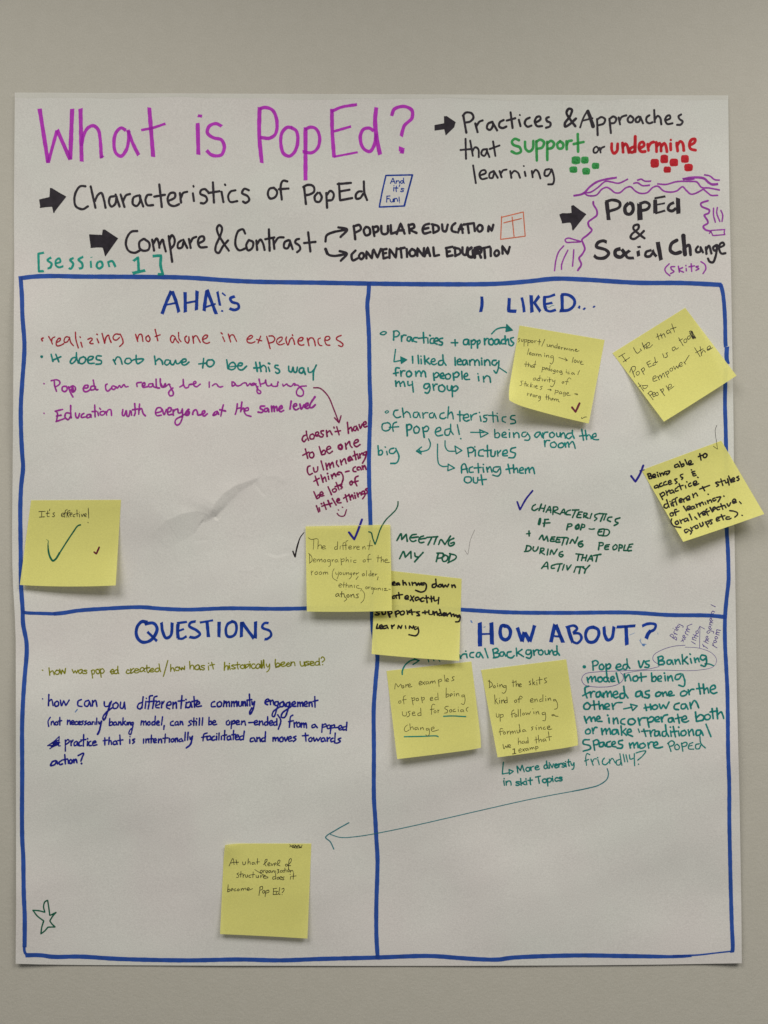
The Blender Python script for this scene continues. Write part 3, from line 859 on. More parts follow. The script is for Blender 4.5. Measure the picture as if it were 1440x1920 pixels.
trace(A5, 'written_line', 'black', 25, """
w27 445,140 460,275; w20 437,145 490,132 538,150 535,183 462,213; w24 603,155 576,185 582,225 610,233 633,205 625,160 603,155;
w34 678,160 683,275; w20 680,160 720,147 750,165 737,195 687,208; w28 790,130 792,225; w14 785,120 863,106; w12 795,167 860,155; w14 790,228 862,207;
w20 925,150 892,167 883,200 910,210 940,190; w28 952,118 955,230""", P_, cap='b', label='bold black word PopEd')
trace(A5, 'written_line', 'black', 15, "715,405 670,370 635,335 640,315 670,308 672,332 625,375 615,398 635,410 672,390 710,352", P_, label='black ampersand')
trace(A5, 'written_line', 'black', 25, """
w22 447,432 420,422 382,437 372,463 440,487 460,512 430,543 375,543 355,525; w25 545,478 510,490 508,525 545,538 570,512 552,482; w20 610,490 582,515 592,540 640,545;
w22 668,492 673,532; w14 664,468 688,464; w18 764,488 726,502 722,530 752,532 772,508; w19 772,486 780,510 800,534; w28 808,430 832,560""", P_, cap='b', label='bold black word Social')
trace(A5, 'written_line', 'black', 15, """
w22 945,418 907,442 898,490 930,512 970,503; w27 990,385 1002,520; w18 1000,472 1030,452 1042,522; 1095,462 1080,482 1086,503 1110,498 1115,472; w14 1112,467 1130,505;
1150,467 1155,515; 1152,487 1172,457 1190,512; 1225,452 1202,470 1212,493 1230,482; 1230,452 1222,522 1200,575 1177,570 1165,548; w14 1247,470 1280,452 1270,434 1250,447 1247,490 1262,513 1290,510""", P_, label='bold black word Change')
trace(A5, 'written_line', 'purple', 9, """
890,585 860,620 866,645 895,670; 930,606 902,608 906,625 924,640 900,655; 955,602 962,645; 985,612 960,628 992,645; 1010,617 1012,635; 1008,597 1009,599;
1046,585 1050,640; 1030,607 1070,600; 1097,602 1080,607 1100,620 1080,632; 1115,570 1143,590 1150,620 1130,655""", P_, label='small purple word skits')

# blue ruled frame
def rule(s, w=8.2):
    trace(ONE, 'frame_line', 'frame_blue', w, s, P_, cap='b', rough=0.03)
rule("38.5,521.5 65,518.5 100,517.5 150,518.5 250,519 350,520.5 425,525.5 475,528 600,530 720,532 805,532.8 930,532 990,527.5 1040,522.5 1095,524 1195,530 1280,530.5 1354,534", 8)
rule("38.4,518 41,555 42,592 45.6,640 45.4,664 41.5,719 39,762 39.4,806 41.5,850 43.2,876 39.6,912 38,953 38.2,990 38.8,1037 39.3,1097 40.8,1120 42.4,1143 43.2,1169 49.4,1203 50,1224 46,1272 43,1318 41.4,1363 41.6,1444 41.2,1535 41.8,1576 43.5,1606 44,1642 44.6,1678 46.2,1715 46.3,1744 46,1776", 7.6)
rule("w6 41,1147 50,1149 75,1150 105,1151; w7 100,1151 120,1149 145,1145 200,1141 265,1138.4 300,1141 350,1143 425,1140.5 525,1141.5 600,1140 700,1139 780,1139 865,1143 955,1148 1055,1149 1180,1148.5 1255,1153 1330,1154 1362,1157")
rule("692,528.5 691,550 688.8,570 690,596 691.8,631 692.5,675 693.2,719 694.6,758 693.6,795 692.5,828 691.8,872 692.5,915 693.5,943 694.7,985 696,1060 696.6,1110 697.3,1146 699.5,1185 705,1215 707.6,1230 703.8,1284 700.8,1328 701.1,1404 701.2,1498 703.4,1531 705.8,1575 707.8,1608 707.4,1641 705.7,1695 705.8,1755 708.3,1798", 7.4)
rule("w7 1350.8,532 1354.5,545 1357,562 1359.4,598 1360.3,642 1361,650; w8 1363,650 1362.4,670 1364.5,683; w7 1361,690 1360,719 1359.4,762 1360.5,795 1361.6,850 1362,900 1362.5,990 1364.8,1029 1366,1070 1366,1090 1362.7,1120 1359.6,1156 1359.4,1204 1361.6,1248 1363.8,1292 1364.6,1336 1365.4,1415 1367.4,1470 1367.6,1540 1368.8,1602 1370.5,1677 1372.5,1740 1374,1777 1373,1786", 7)
rule("w5 45.5,1774 45.6,1782 48,1789; w7.6 t1/1/1/1/1/1/1/1/1/1/1/1/.6 47,1791 75,1791 100,1794 150,1793.6 225,1798 350,1800.6 450,1799 525,1800.6 600,1798 700,1795.5 805,1792.4 860,1796 900,1798.6 935,1799 960,1795.6 1080,1791.4 1180,1792.6 1270,1793.5 1296,1792; t1/.7/.6/.6 w4.4 1262,1792.6 1310,1790.4 1340,1787 1376,1783")

# headings
B1, B2 = (40, 530, 4), (360, 530, 4)
trace(B2, 'heading', 'blue', 24, """
-225,235 -190,140 -155,62; -150,62 -120,140 -98,222; w14 -195,166 -112,150; -52,70 -50,222; w15 -45,152 30,138; 38,60 33,206;
112,55 100,130 90,212; 112,52 145,140 182,236; w14 95,185 178,158; w18 190,66 210,172; w14 218,210 234,213; w11 225,76 252,98;
w20 322,102 288,116 297,142 345,160 350,188 320,204 280,193""", P_, cap='b', label="blue heading AHA!'s")
C1, C2 = (700, 540, 4.8), (930, 540, 6)
trace(C2, 'heading', 'blue', 36, 'w34 -160,95 -157,180 -172,270', P_, cap='b', label='blue letter I before LIKED')
trace(C2, 'heading', 'blue', 36, """
w36 150,112 !142,258 230,262; w30 290,105 308,190 318,272; w38 395,80 400,180 405,275; w32 488,88 !432,165 500,265; w36 548,92 545,180 560,240; w26 535,100 590,98 665,72; w24 560,180 635,165; w28 548,238 600,262 675,245;
w36 742,70 745,180 745,258; w32 730,72 815,78 880,130 880,190 820,245 715,256; w30 926,208 948,220; w27 984,227 1003,238; w24 1094,205 1112,215""", P_, cap='b', label='blue word LIKED with three dots')
trace(C2, 'smudge', 'grey_teal', 5, "560,205 600,216 625,200 655,195", P_)
D1, D2 = (60, 1150, 4.8), (340, 1150, 4.2353)
trace(D1, 'heading', 'blue', 26, """
w28 1042,80 985,76 942,135 945,212 990,258 1058,248 1108,195 1125,130 1092,88 1012,96; w24 1038,165 1125,250; w26 1165,80 1175,160 1207,222 1248,200 1262,82;
w30 1315,95 1310,150 1315,222; w20 1305,88 1395,76; w18 1312,160 1368,140; w20 1310,225 1350,228 1392,205;
w24 1474,72 1425,85 1416,115 1480,152 1512,187 1470,218 1415,212; w29 1575,72 1588,214; w18 1510,83 1630,62; w29 1684,75 1682,214; w24 1808,70 1760,98 1744,160 1762,208 1815,200 1840,148 1830,85 1795,70;
w28 1887,75 1884,214; w28 1890,78 1940,150 1998,226; w28 2012,72 2010,226; w22 2130,88 2092,88 2072,126 2142,160 2152,198 2116,230 2092,232""", P_, cap='b', label='blue heading QUESTIONS')
E1, E2 = (880, 1160, 6), (1080, 1120, 4.8)
trace(E1, 'heading', 'blue', 42, """
w46 118,42 120,312; w44 248,42 255,290; w20 140,173 235,170; w38 412,78 365,80 347,140 362,213 408,238 448,210 463,140 430,88 382,82;
w36 540,98 592,258; 592,255 620,150; 622,150 680,255; w38 680,258 705,180 735,74; w40 962,62 918,265; w40 972,66 1010,160 1055,270; w22 955,196 1040,202;
w38 1110,95 1135,190 1165,268; w28 1085,98 1180,78 1213,110 1168,158; w28 1165,165 1238,168 1262,220 1215,275 1168,262""", P_, cap='b', label='blue words HOW AB')
trace(E2, 'heading', 'blue', 30, """
w28 162,266 108,282 86,340 110,398 163,400 203,345 200,292 155,267; w28 252,262 260,340 285,383 320,370 343,262; w32 450,252 458,430; w25 365,267 450,262 535,255;
w24 595,258 650,237 715,245 708,285 660,312; w32 672,300 648,330 632,372""", P_, cap='b', label='blue letters OUT and question mark')
trace(E2, 'smudge', 'light_blue', 9, "w17 600,424 612,432; w6 612,420 632,422; w5 573,385 590,415; w4 585,370 580,390; w3 480,340 530,318; w3 735,318 740,335", P_)
for q in ("883,1164 885,1167", "w1.8 141,1335 145,1330", "w1.2 907,1176 910,1175"):
    trace(ONE, 'smudge', 'light_blue', 2.2, q, P_)

# AHA!'s lines
wl = lambda view, ink, w, words, **k: write(view, 'written_line', ink, w, words, P_, **k)
V1, V2, V3 = (70, 610, 6), (300, 610, 8), (470, 610, 8)
trace(ONE, 'bullet', 'wine', 2.6, "81,633.5 77.8,635.5 79.5,639", P_)
hand('wine', 'red line realizing not alone in experiences', (V1, 12, """
127,125 150,165 170,210; 160,180 168,145 196,130; 222,190 255,170 258,145 238,148 212,195 222,230 260,225 298,205;
362,135 325,128 303,155 305,190 335,185 358,150; 362,135 375,190 405,228; 428,75 432,150 460,252; 490,190 505,243; 478,128 486,136;
568,157 605,142 618,155 590,195 600,205 628,205; 672,150 690,195; 668,98 676,104; 728,90 758,203; 757,200 775,130 800,110 812,150 830,192;
925,100 880,98 852,130 860,158 890,165 925,135; 932,98 960,160 962,200 925,238; 1105,100 1130,182; 1125,160 1145,105 1170,100 1188,180;
1250,112 1222,135 1228,170 1255,182 1268,150 1250,115; 1325,45 1355,172; 1325,125 1382,105"""), (V2, 16, """
215,165 185,150 158,190 165,240 190,258 220,200; 222,170 250,230 280,262; 278,105 285,200 315,245; 400,160 375,180 380,235 415,265 435,230 432,170;
490,160 505,268; 497,200 520,160 550,158 575,200 605,258; 645,210 700,185 712,150 680,145 640,190 650,245 700,270 742,255; 940,170 970,240; 915,110 935,130;
1025,130 1060,250; 1040,190 1065,145 1100,145 1125,190 1150,240; 1310,210 1365,195 1388,165 1365,150 1305,205 1315,250 1370,265 1425,245"""), (V3, 16, """
90,210 165,232; 150,160 110,265; 240,165 265,250 292,348; 275,160 330,160 362,200 340,245 275,267; 425,255 468,215 470,178 440,180 395,215 395,265 440,292 505,270;
538,172 528,210 558,295 !590,210 620,185 645,225 660,285; 625,140 632,155; 710,235 770,225 785,190 755,180 712,220 722,280 760,298 798,290;
848,190 875,305; 858,235 890,190 930,190 955,230 970,305; 1045,190 1015,205 1015,265 1040,300 1070,305; 1115,215 1150,225 1190,195 1170,165 1125,175 1112,225 1140,290 1188,298;
1358,150 1300,175 1285,205 1350,250 1385,285 1365,318 1318,300"""))
trace(ONE, 'bullet', 'teal', 3.8, "77.2,668.5 79.3,668.3 78,669.6", P_)
hand('teal', 'teal line It does not have to be this way', (V1, 15, """
155,325 175,405; 207,325 242,410; 180,388 265,352; 435,360 400,365 370,410 385,430 425,400 440,360; 440,305 440,350 460,425;
520,352 480,370 470,420 510,430 540,400 540,365 515,352; 565,395 615,380 630,355 590,350 565,385 580,425 640,425; 720,345 670,345 665,380 720,400 715,430 660,437;
855,385 880,437; 870,400 900,355 930,365 955,437; 1040,370 1000,375 985,415 1020,432 1058,405 1048,378; 1058,400 1090,385 1195,380 1170,410 1125,430 1112,395 1112,335;
1318,345 1330,440; 1335,400 1370,375 1400,400 1410,438"""), (V2, 20, """
130,520 90,520 70,570 100,595 145,560 152,525; 152,530 165,580 195,590 235,522; 235,522 250,572 280,572 325,525; 325,560 390,535 385,505 345,510 325,550 340,590 385,590 435,550;
655,495 640,640; 580,578 700,565; 770,515 715,525 700,580 740,620 790,600 812,545 780,515; 1000,515 1020,650; 1025,640 1050,575 1100,555 1130,590 1125,640 1080,665 1025,650;
w14 1040,622 1110,615 1160,610; 1160,605 1225,600 1235,570 1195,565 1165,605 1180,655 1230,668 1300,610"""), (V3, 21, """
75,550 100,690; 48,638 130,635; 135,555 155,690; 155,630 190,600 225,625 235,695; 265,625 285,690; 265,568 285,575; 410,600 370,600 365,630 420,660 435,695 400,720 372,700;
570,612 575,680 610,700 !635,620 655,700 685,700 700,625; 775,635 735,650 730,700 765,715 795,675 795,640; 797,670 820,735; 860,635 870,700 910,700 945,665; 985,595 945,690 938,820"""))
trace(ONE, 'bullet', 'violet', 2.4, "82.3,719 82.8,719.6", P_)
hand('violet', 'purple line Pop ed can really be in anything', (V1, 15, """
155,622 215,612 250,630 250,660 205,692; 190,625 195,680 215,742; 325,685 285,690 280,730 310,745 335,720 330,690; 350,690 365,740 400,805; 360,700 400,680 425,695 425,730 395,750 375,720; w24 395,702 402,738;
520,705 565,700 570,675 540,675 518,700 525,740 555,745 600,718; 640,680 605,690 600,725 640,720 655,690; 628,615 645,690 665,725 682,722; 785,660 770,670 772,720 790,740 835,705;
880,690 850,680 835,705 860,722 885,700; 885,690 900,705 925,675 940,700 975,665 990,690 1022,688; 1122,688 1120,650 1170,640; 1180,682 1210,672 1205,645 1182,660 1190,695 1240,690;
1290,655 1255,662 1255,690 1290,688 1298,655 1310,690 1335,700; 1335,605 1345,700 1375,705; 1383,600 1385,660 1400,695 1440,690"""), (V2, 19, """
15,870 45,925 80,870 92,912 130,880 150,888; 135,882 170,950 200,1010 190,1050 150,1055 130,1020 145,980 195,937; 295,925 345,890 348,805 352,880 380,935 420,930 440,890 475,878;
440,890 500,880 540,862 530,840 505,850 505,895 545,920 605,880; 738,850 738,930; 785,905 820,880 850,880 870,910 900,925 942,915; 1080,845 1085,910 1130,880 1095,845; 1125,872 1150,905 1200,900 1250,865 1290,865 1310,905 1350,870; 1355,870 1375,900 1440,875"""), (V3, 19, """
0,890 50,865 80,900 110,960 150,990 150,1015 115,1020 95,990 100,940 110,915; 125,805 150,915; 155,882 210,860 225,815 232,870 250,905 290,905 312,880; 310,878 320,905 350,915 398,908 404,872; 408,848 414,854;
480,880 490,910 540,880 560,900 600,915 625,902 645,872 668,880 660,900; 660,898 700,895 745,930 790,990 780,1050 735,1062 690,1030 695,970 745,920 835,908"""))
trace(ONE, 'bullet', 'violet', 2.4, "82.3,774.5 82.8,775.2", P_)
hand('violet', 'purple line Education with everyone at the same level', (V1, 15, """
205,968 225,985 215,1080; 200,965 285,945; 215,1020 268,1010; 210,1082 300,1050; 375,900 375,990 380,1040; 370,990 325,985 310,1030 345,1060 375,1020; 428,985 435,1030 455,1042 475,990; 525,990 500,1005 495,1035 545,1030;
590,1000 560,1010 560,1040 590,1030 600,1000 605,1035; 645,895 650,1030; 615,970 665,965; 680,975 688,1015; 700,930 712,945; 740,965 710,975 710,1005 745,1005 760,975 740,965; 770,970 780,1010; 775,990 800,950 825,950 835,1015;
962,945 958,1010 975,1015 1000,960 1010,1020 1025,1025 1045,960; 1055,965 1060,1010; 1095,880 1100,990 1090,1015; 1070,950 1130,940; 1150,885 1140,1000; 1140,960 1170,935 1190,990 1215,1018;
1335,985 1395,965 1390,930 1350,930 1328,980 1345,1015 1395,1010"""), (V2, 21, """
35,1255 60,1340 !95,1260; 110,1305 160,1285 165,1240 135,1235 110,1290 125,1340 175,1335; 195,1265 200,1350; 200,1300 225,1265 265,1255; 270,1265 275,1310 310,1310 335,1265; 335,1250 335,1380 290,1480 250,1495 225,1460 240,1410 330,1360 380,1325;
w28 430,1262 390,1310 390,1342 420,1342 438,1300; 490,1335 500,1290 540,1265 560,1300 570,1345 610,1340; 610,1340 670,1310 670,1280 640,1290 635,1330 660,1360 712,1325; 860,1290 825,1300 795,1350 840,1335 870,1305 880,1335;
950,1190 930,1270 912,1360; 895,1265 985,1285; 1160,1175 1150,1260 1130,1335; 1150,1250 1210,1235; 1228,1150 1210,1295; 1215,1270 1255,1240 1262,1290; 1275,1282 1325,1270 1320,1235 1285,1245 1265,1290 1290,1340 1365,1365"""), (V3, 22, """
210,1210 150,1215 145,1245 185,1270 170,1305 110,1300; 255,1240 215,1250 205,1285 240,1290 265,1250 272,1300; 312,1210 318,1295; 318,1250 345,1210 355,1290; 357,1250 385,1215 400,1280; 420,1260 475,1235 465,1205 435,1225 425,1270 450,1295 495,1275;
608,1135 590,1255; 650,1215 690,1200 685,1175 655,1180 640,1220 655,1255 690,1265 720,1245; 738,1180 760,1255 !800,1190; 810,1230 855,1200 860,1165 830,1175 815,1220 835,1245 870,1240; 965,1070 900,1170 885,1225 915,1235 970,1190"""))
trace(B2, 'drawn_arrow', 'maroon', 9, "912,788 960,792 1020,850 1060,940 1102,1050; 1068,1012 !1103,1052 1118,997", P_)
F1 = (540, 760, 6)
for lb, s in (("maroon words doesn't have", """
205,332 175,345 160,385 180,410 205,380; 205,290 215,350 232,395; 280,320 250,335 250,375 285,375 295,340 275,320; 305,342 345,320 335,298 312,310 315,345 355,340; 400,285 372,290 375,315 398,330 385,355 360,352;
432,280 440,350; 440,310 470,285 480,300 497,330; 515,243 520,256; 548,240 575,330; 530,295 592,285; 668,190 680,315; 680,270 710,245 722,290; 770,232 745,242 738,275 760,285 775,245 790,280; 800,215 815,260 !835,210; 845,222 880,205 870,183 850,195 848,225 865,245 888,235"""),
    ("maroon words to be one", """195,490 222,595; 165,562 235,525; 275,525 245,540 245,580 275,590 292,560 280,528; 350,462 378,555; 378,530 400,505 420,515 415,545 385,555; 435,500 480,480 470,460 440,475 440,520 465,540 500,515;
w20 595,440 568,455 575,485 600,492 608,460 592,440; 645,425 655,492; 655,450 690,405 700,450 722,475; 745,430 790,405 785,385 755,395 742,440 770,465 812,440"""),
    ("maroon word Culminating", """250,680 225,690 218,740 240,780 275,765; 285,700 300,750 330,738 335,690; 372,625 400,725; 425,650 440,722; 438,690 462,650 475,705; 475,680 500,640 515,695; 550,622 545,655 570,688;
588,612 602,670; 602,640 635,600 655,655; w20 700,578 680,595 685,625 710,610; 712,585 728,615; 745,515 765,610; 730,570 775,550; 780,545 795,600; 805,545 812,590; 812,560 835,535 845,560; 880,520 850,535 860,560 885,540; 885,520 870,590 838,650"""),
    ("maroon words thing can", """290,855 352,820; 305,795 340,900; 370,780 395,865; 393,830 415,805 430,855; 452,795 460,835; 443,765 447,768; 485,780 500,825; 498,800 520,765 540,800; 600,758 572,750 552,778 580,778; 600,755 620,800 615,850 590,895 550,905;
645,748 688,738; 760,690 735,705 735,740 765,745; 800,692 780,700 780,725 800,725; 812,695 825,725; 835,680 845,720; 845,700 860,675 880,722"""),
    ("maroon words be lots of", """290,970 325,1050; 325,1025 345,1005 355,1030 330,1050; 362,1005 395,995 380,972 360,990 370,1020 405,1015; 450,915 490,1005; 525,935 500,950 510,975 535,970 545,945 525,935; 540,865 575,950; 530,915 590,890; 605,890 582,900 610,920 595,940;
715,850 695,870 705,895 722,885 722,855; 790,795 760,810 755,860 775,905; 735,865 790,850"""),
    ("maroon words little things", """320,1130 345,1200; 350,1150 360,1190; 373,1105 380,1108; 400,1090 430,1170; 380,1135 435,1115; 450,1070 480,1140; 435,1118 495,1100; 498,1048 542,1122; 545,1080 580,1065 570,1048 550,1065 560,1095 598,1095;
645,1005 668,1085; 625,1045 680,1010; 685,1000 705,1065; 705,1035 720,1005 738,1050; 752,1010 760,1045; 745,985 750,988; 775,985 790,1030; 790,1005 810,980 825,1010; 850,962 830,975 840,1000 865,980; 860,965 865,1010 840,1050; 890,935 870,945 890,965 885,990 868,995""")):
    hand('maroon', lb, (F1, 14.5, s))
trace(F1, 'smiley', 'maroon', 12.5, "552,1215 580,1243 630,1243 658,1173; 564,1175 571,1179; 609,1145 617,1148", P_)

# I LIKED lines
trace(C1, 'bullet', 'teal', 11, "62,412 90,392 118,400 95,420 62,412", P_)
hand('teal', 'teal line Practices and approaches', (C1, 12, """
185,395 182,468; 180,390 215,385 235,410 215,435 188,440; 252,430 255,480; 255,450 270,425 295,425; 335,440 312,440 305,470 325,478 340,450; 342,445 350,480; 395,445 365,450 360,475 390,485; 450,400 455,495; 405,452 478,445;
490,450 492,495; 508,425 513,430; 540,450 515,460 515,495 545,495; 545,480 585,470 575,450 550,460 548,490 575,505; 625,450 595,460 600,480 622,490 615,512 590,510; 735,465 738,520; 700,492 760,492;
845,460 815,470 815,505 845,505 855,470; 857,465 862,510; 880,470 883,540; 882,485 905,465 920,480 905,505 885,505; 935,475 938,540; 937,485 955,468 962,490 940,510; 1000,455 1003,510; 1003,480 1020,455 1035,455; 1065,455 1040,470 1045,505 1070,510 1082,480 1065,455;
1120,460 1095,470 1095,505 1120,500 1130,465; 1132,470 1140,505; 1175,460 1155,470 1155,500 1180,500; 1185,430 1192,505; 1192,480 1212,458 1220,500; 1262,445 1235,455 1245,480 1264,495 1245,520 1220,508"""))
trace(C1, 'drawn_arrow', 'teal', 12, "1065,412 1110,370 1170,355 1225,358; F 1198,322 1258,382 1190,396; w7 1200,326 !1254,380 !1192,392 1200,326", P_)
trace(C1, 'drawn_arrow', 'teal', 11, "200,552 !185,664 245,652; F 243,615 306,645 250,684; w6 245,617 !304,645 !250,682 245,617", P_)
hand('teal', 'teal words I liked learning', (C1, 12, """
352,615 355,675; 402,605 408,680; 430,640 432,680; 428,612 430,614; 460,610 465,685; 500,630 465,660; 475,655 510,685; 520,665 555,655 548,635 525,645 522,675 545,690 570,680; 620,650 590,660 590,690 620,690 632,655; 625,600 632,660 655,695;
735,625 738,695; 755,665 790,655 780,638 758,650 760,685 790,690; 830,645 805,655 808,690 830,685 838,655; 840,650 850,690; 865,650 870,695; 870,665 885,645 900,645; 910,650 915,695; 915,670 935,645 950,660 955,695; 975,650 978,690; 973,630 977,633;
1000,650 1003,695; 1003,670 1025,645 1045,660 1050,695; 1105,650 1075,655 1070,685 1095,695 1115,670; 1130,655 1125,720 1105,765 1085,742"""))
trace(C1, 'pen_tail', 'teal', 10, "1122,710 1150,728 1200,762", P_)
hand('teal', 'teal words from people in', (C1, 12, """
235,720 205,720 200,755 205,790; 180,770 225,760; 245,745 250,795; 250,770 265,745 285,745; 325,745 300,760 305,795 330,795 345,770 325,745; 380,750 385,795; 387,770 410,745 425,760 430,795; 432,770 450,745 465,760 472,800;
540,765 548,830; 545,780 570,760 590,775 575,800 550,805; 600,795 635,785 625,765 605,775 605,805 635,815; 675,770 650,785 655,815 685,815 695,785 675,770; 718,765 725,830; 720,780 750,755 772,775 755,800 728,800; 795,750 800,820; 815,800 850,785 838,765 818,785 825,820 868,822;
945,795 950,835; 940,770 943,773; 990,795 995,845; 995,815 1020,790 1045,800 1055,848"""))
hand('teal', 'teal words my group', (C1, 12, """
200,835 205,885; 207,860 230,840 245,885; 247,860 270,840 285,885; 310,840 315,875 345,870; 350,840 355,890 360,935; 500,860 465,865 455,895 480,905 505,875; 505,865 510,910 490,945 465,940; 535,865 545,920; 543,890 560,865 575,865;
620,870 590,885 595,925 630,930 645,900 620,870; 665,880 670,915 695,920 705,880; 710,885 712,978; 712,900 745,880 762,900 740,925 712,925"""))
G1, G2 = (690, 750, 4), (1000, 740, 6)
trace(G1, 'bullet', 'teal', 7, "128,90 145,80 155,88 138,98 128,90", P_)
hand('teal', 'teal word Charachteristics', (G1, 8.6, """
225,75 200,80 192,110 215,132 245,125; 258,60 268,130; 268,105 290,88 310,100 320,130; 370,90 345,95 342,125 365,130 378,100; 380,95 392,132; 410,95 415,135; 415,110 430,95 450,95; 485,95 462,105 465,130 488,130 495,105; 497,100 512,138;
570,95 545,105 540,130 565,140 585,130; 605,50 598,135; 600,110 625,90 635,110 640,142; 688,82 690,158; 670,108 725,112; 715,135 755,125 745,105 722,115 715,140 735,158 760,150; 770,110 775,150; 775,130 790,108 815,100; 840,120 848,158; 835,92 837,95;
895,112 868,118 870,130 890,140 885,160 865,162; 935,88 940,165; 905,115 965,118; 970,122 974,160; 968,98 970,101; 1035,125 1010,130 1008,155 1030,168; 1103,115 1075,120 1070,140 1102,152 1105,170 1070,178"""))
hand('teal', 'teal words Of pop ed', (G1, 8.6, """
150,170 110,180 108,220 135,232 165,215 165,180 145,168; 215,165 192,175 185,205 190,235; 160,205 230,200; w12 290,185 295,268; w11 290,190 315,182 328,200 318,220 295,225; w10 365,195 345,210 350,245 375,245 385,215 365,195; w11 410,205 422,280; w10 412,215 440,195 455,210 445,232 418,235;
512,240 545,225 540,205 515,215 505,245 520,268 560,262; 610,215 580,225 580,260 605,262 618,230; 620,180 622,230 640,258; 670,185 685,258; 695,288 697,290"""))
trace(G1, 'drawn_arrow', 'teal', 8.6, "770,242 870,243; 838,222 !902,250 !845,280 !838,222", P_)
hand('teal', 'teal words being around the', (G1, 8.8, """
950,220 952,280; 952,255 975,245 988,262 975,282 952,280; 1005,265 1035,255 1028,240 1008,250 1008,275 1040,280; 1062,245 1062,280; 1057,221 1059,224; 1090,245 1095,280; 1095,260 1115,243 1130,255 1133,282; 1185,240 1160,245 1155,270 1175,275 1195,255; 1195,245 1215,280 1205,300 1175,300"""), (G2, 13.5, """
75,420 40,425 15,460 35,480 65,455 78,425; 80,430 100,480; 105,430 115,490; 112,455 130,425 165,420; 215,420 185,440 190,475 215,480 240,450 215,422; 260,430 270,470 292,472 302,425; 305,430 312,478; 314,455 335,428 350,440 360,490; 430,430 385,440 370,475 400,495 430,470; 440,400 440,440 460,490;
545,390 565,510; 520,465 600,455; 585,400 600,505; 600,470 625,450 645,470 652,495; 665,480 705,465 700,435 670,450 665,490 695,505 735,505"""))
hand('teal', 'teal word room', (G2, 14, """
125,515 132,585; 130,550 150,515 185,515; 235,530 195,550 200,585 245,590 260,560 235,530; 320,540 285,560 285,590 325,592 345,560 320,540; 355,540 365,590; 365,560 388,532 402,590; 405,560 440,525 460,560 472,605"""))
trace(G1, 'drawn_arrow', 'teal', 8.6, "455,290 468,330 455,368 420,383 375,385; 402,352 !362,383 400,405; w11 385,376 398,392", P_)
trace(G1, 'drawn_arrow', 'teal', 8.6, "578,305 580,350 600,380 650,384; 652,345 !705,378 !662,404 !652,345", P_)
trace(G1, 'drawn_arrow', 'teal', 8.6, "522,330 522,430 532,480 560,498 592,497; 600,480 !650,510 !598,530 !602,480", P_)
hand('teal', 'teal word Pictures', (G1, 9.4, """
748,362 755,425; 745,360 780,355 795,372 780,392 755,395; 805,375 805,420; 800,349 802,352; 865,370 835,380 832,415 865,420; 895,340 898,425; 870,380 925,375; 922,385 925,420 948,420 955,385; 970,380 975,420; 975,400 995,378; 1010,405 1045,395 1038,375 1015,385 1012,415 1045,418; 1108,355 1075,365 1070,385 1105,400 1095,430 1055,432"""))
hand('teal', 'teal words Acting them', (G1, 9.4, """
702,548 705,490 725,478 748,545; 705,522 745,515; 785,500 762,510 762,540 790,540; 825,475 830,545; 795,510 850,505; 862,505 868,540; 864,481 867,484; 890,505 897,540; 897,520 915,500 930,540; 980,500 945,505 940,530 965,540 985,515; 990,500 995,545 975,570 935,562;
1050,480 1065,550; 1035,520 1085,510; 1090,485 1095,545; 1095,525 1115,510 1125,545; 1135,530 1165,520 1158,505 1140,515 1140,545 1165,548; 1180,515 1182,550; 1182,530 1203,507 1212,545; 1212,525 1235,505 1250,552"""))
hand('teal', 'teal word out', (G1, 9.4, "755,575 728,580 725,610 750,622 775,605 770,580 750,575; 790,580 795,618 818,620 824,580; 848,560 860,635; 828,600 888,595"))
hand('teal', 'teal word big', (G1, 9.4, "75,342 80,412; 80,385 98,375 110,390 100,410 80,412; 140,385 145,410; 128,351 132,354; 195,360 165,370 162,395 190,400 210,380; 208,362 232,425 215,470 170,475"))
H1 = (930, 900, 5.3333)
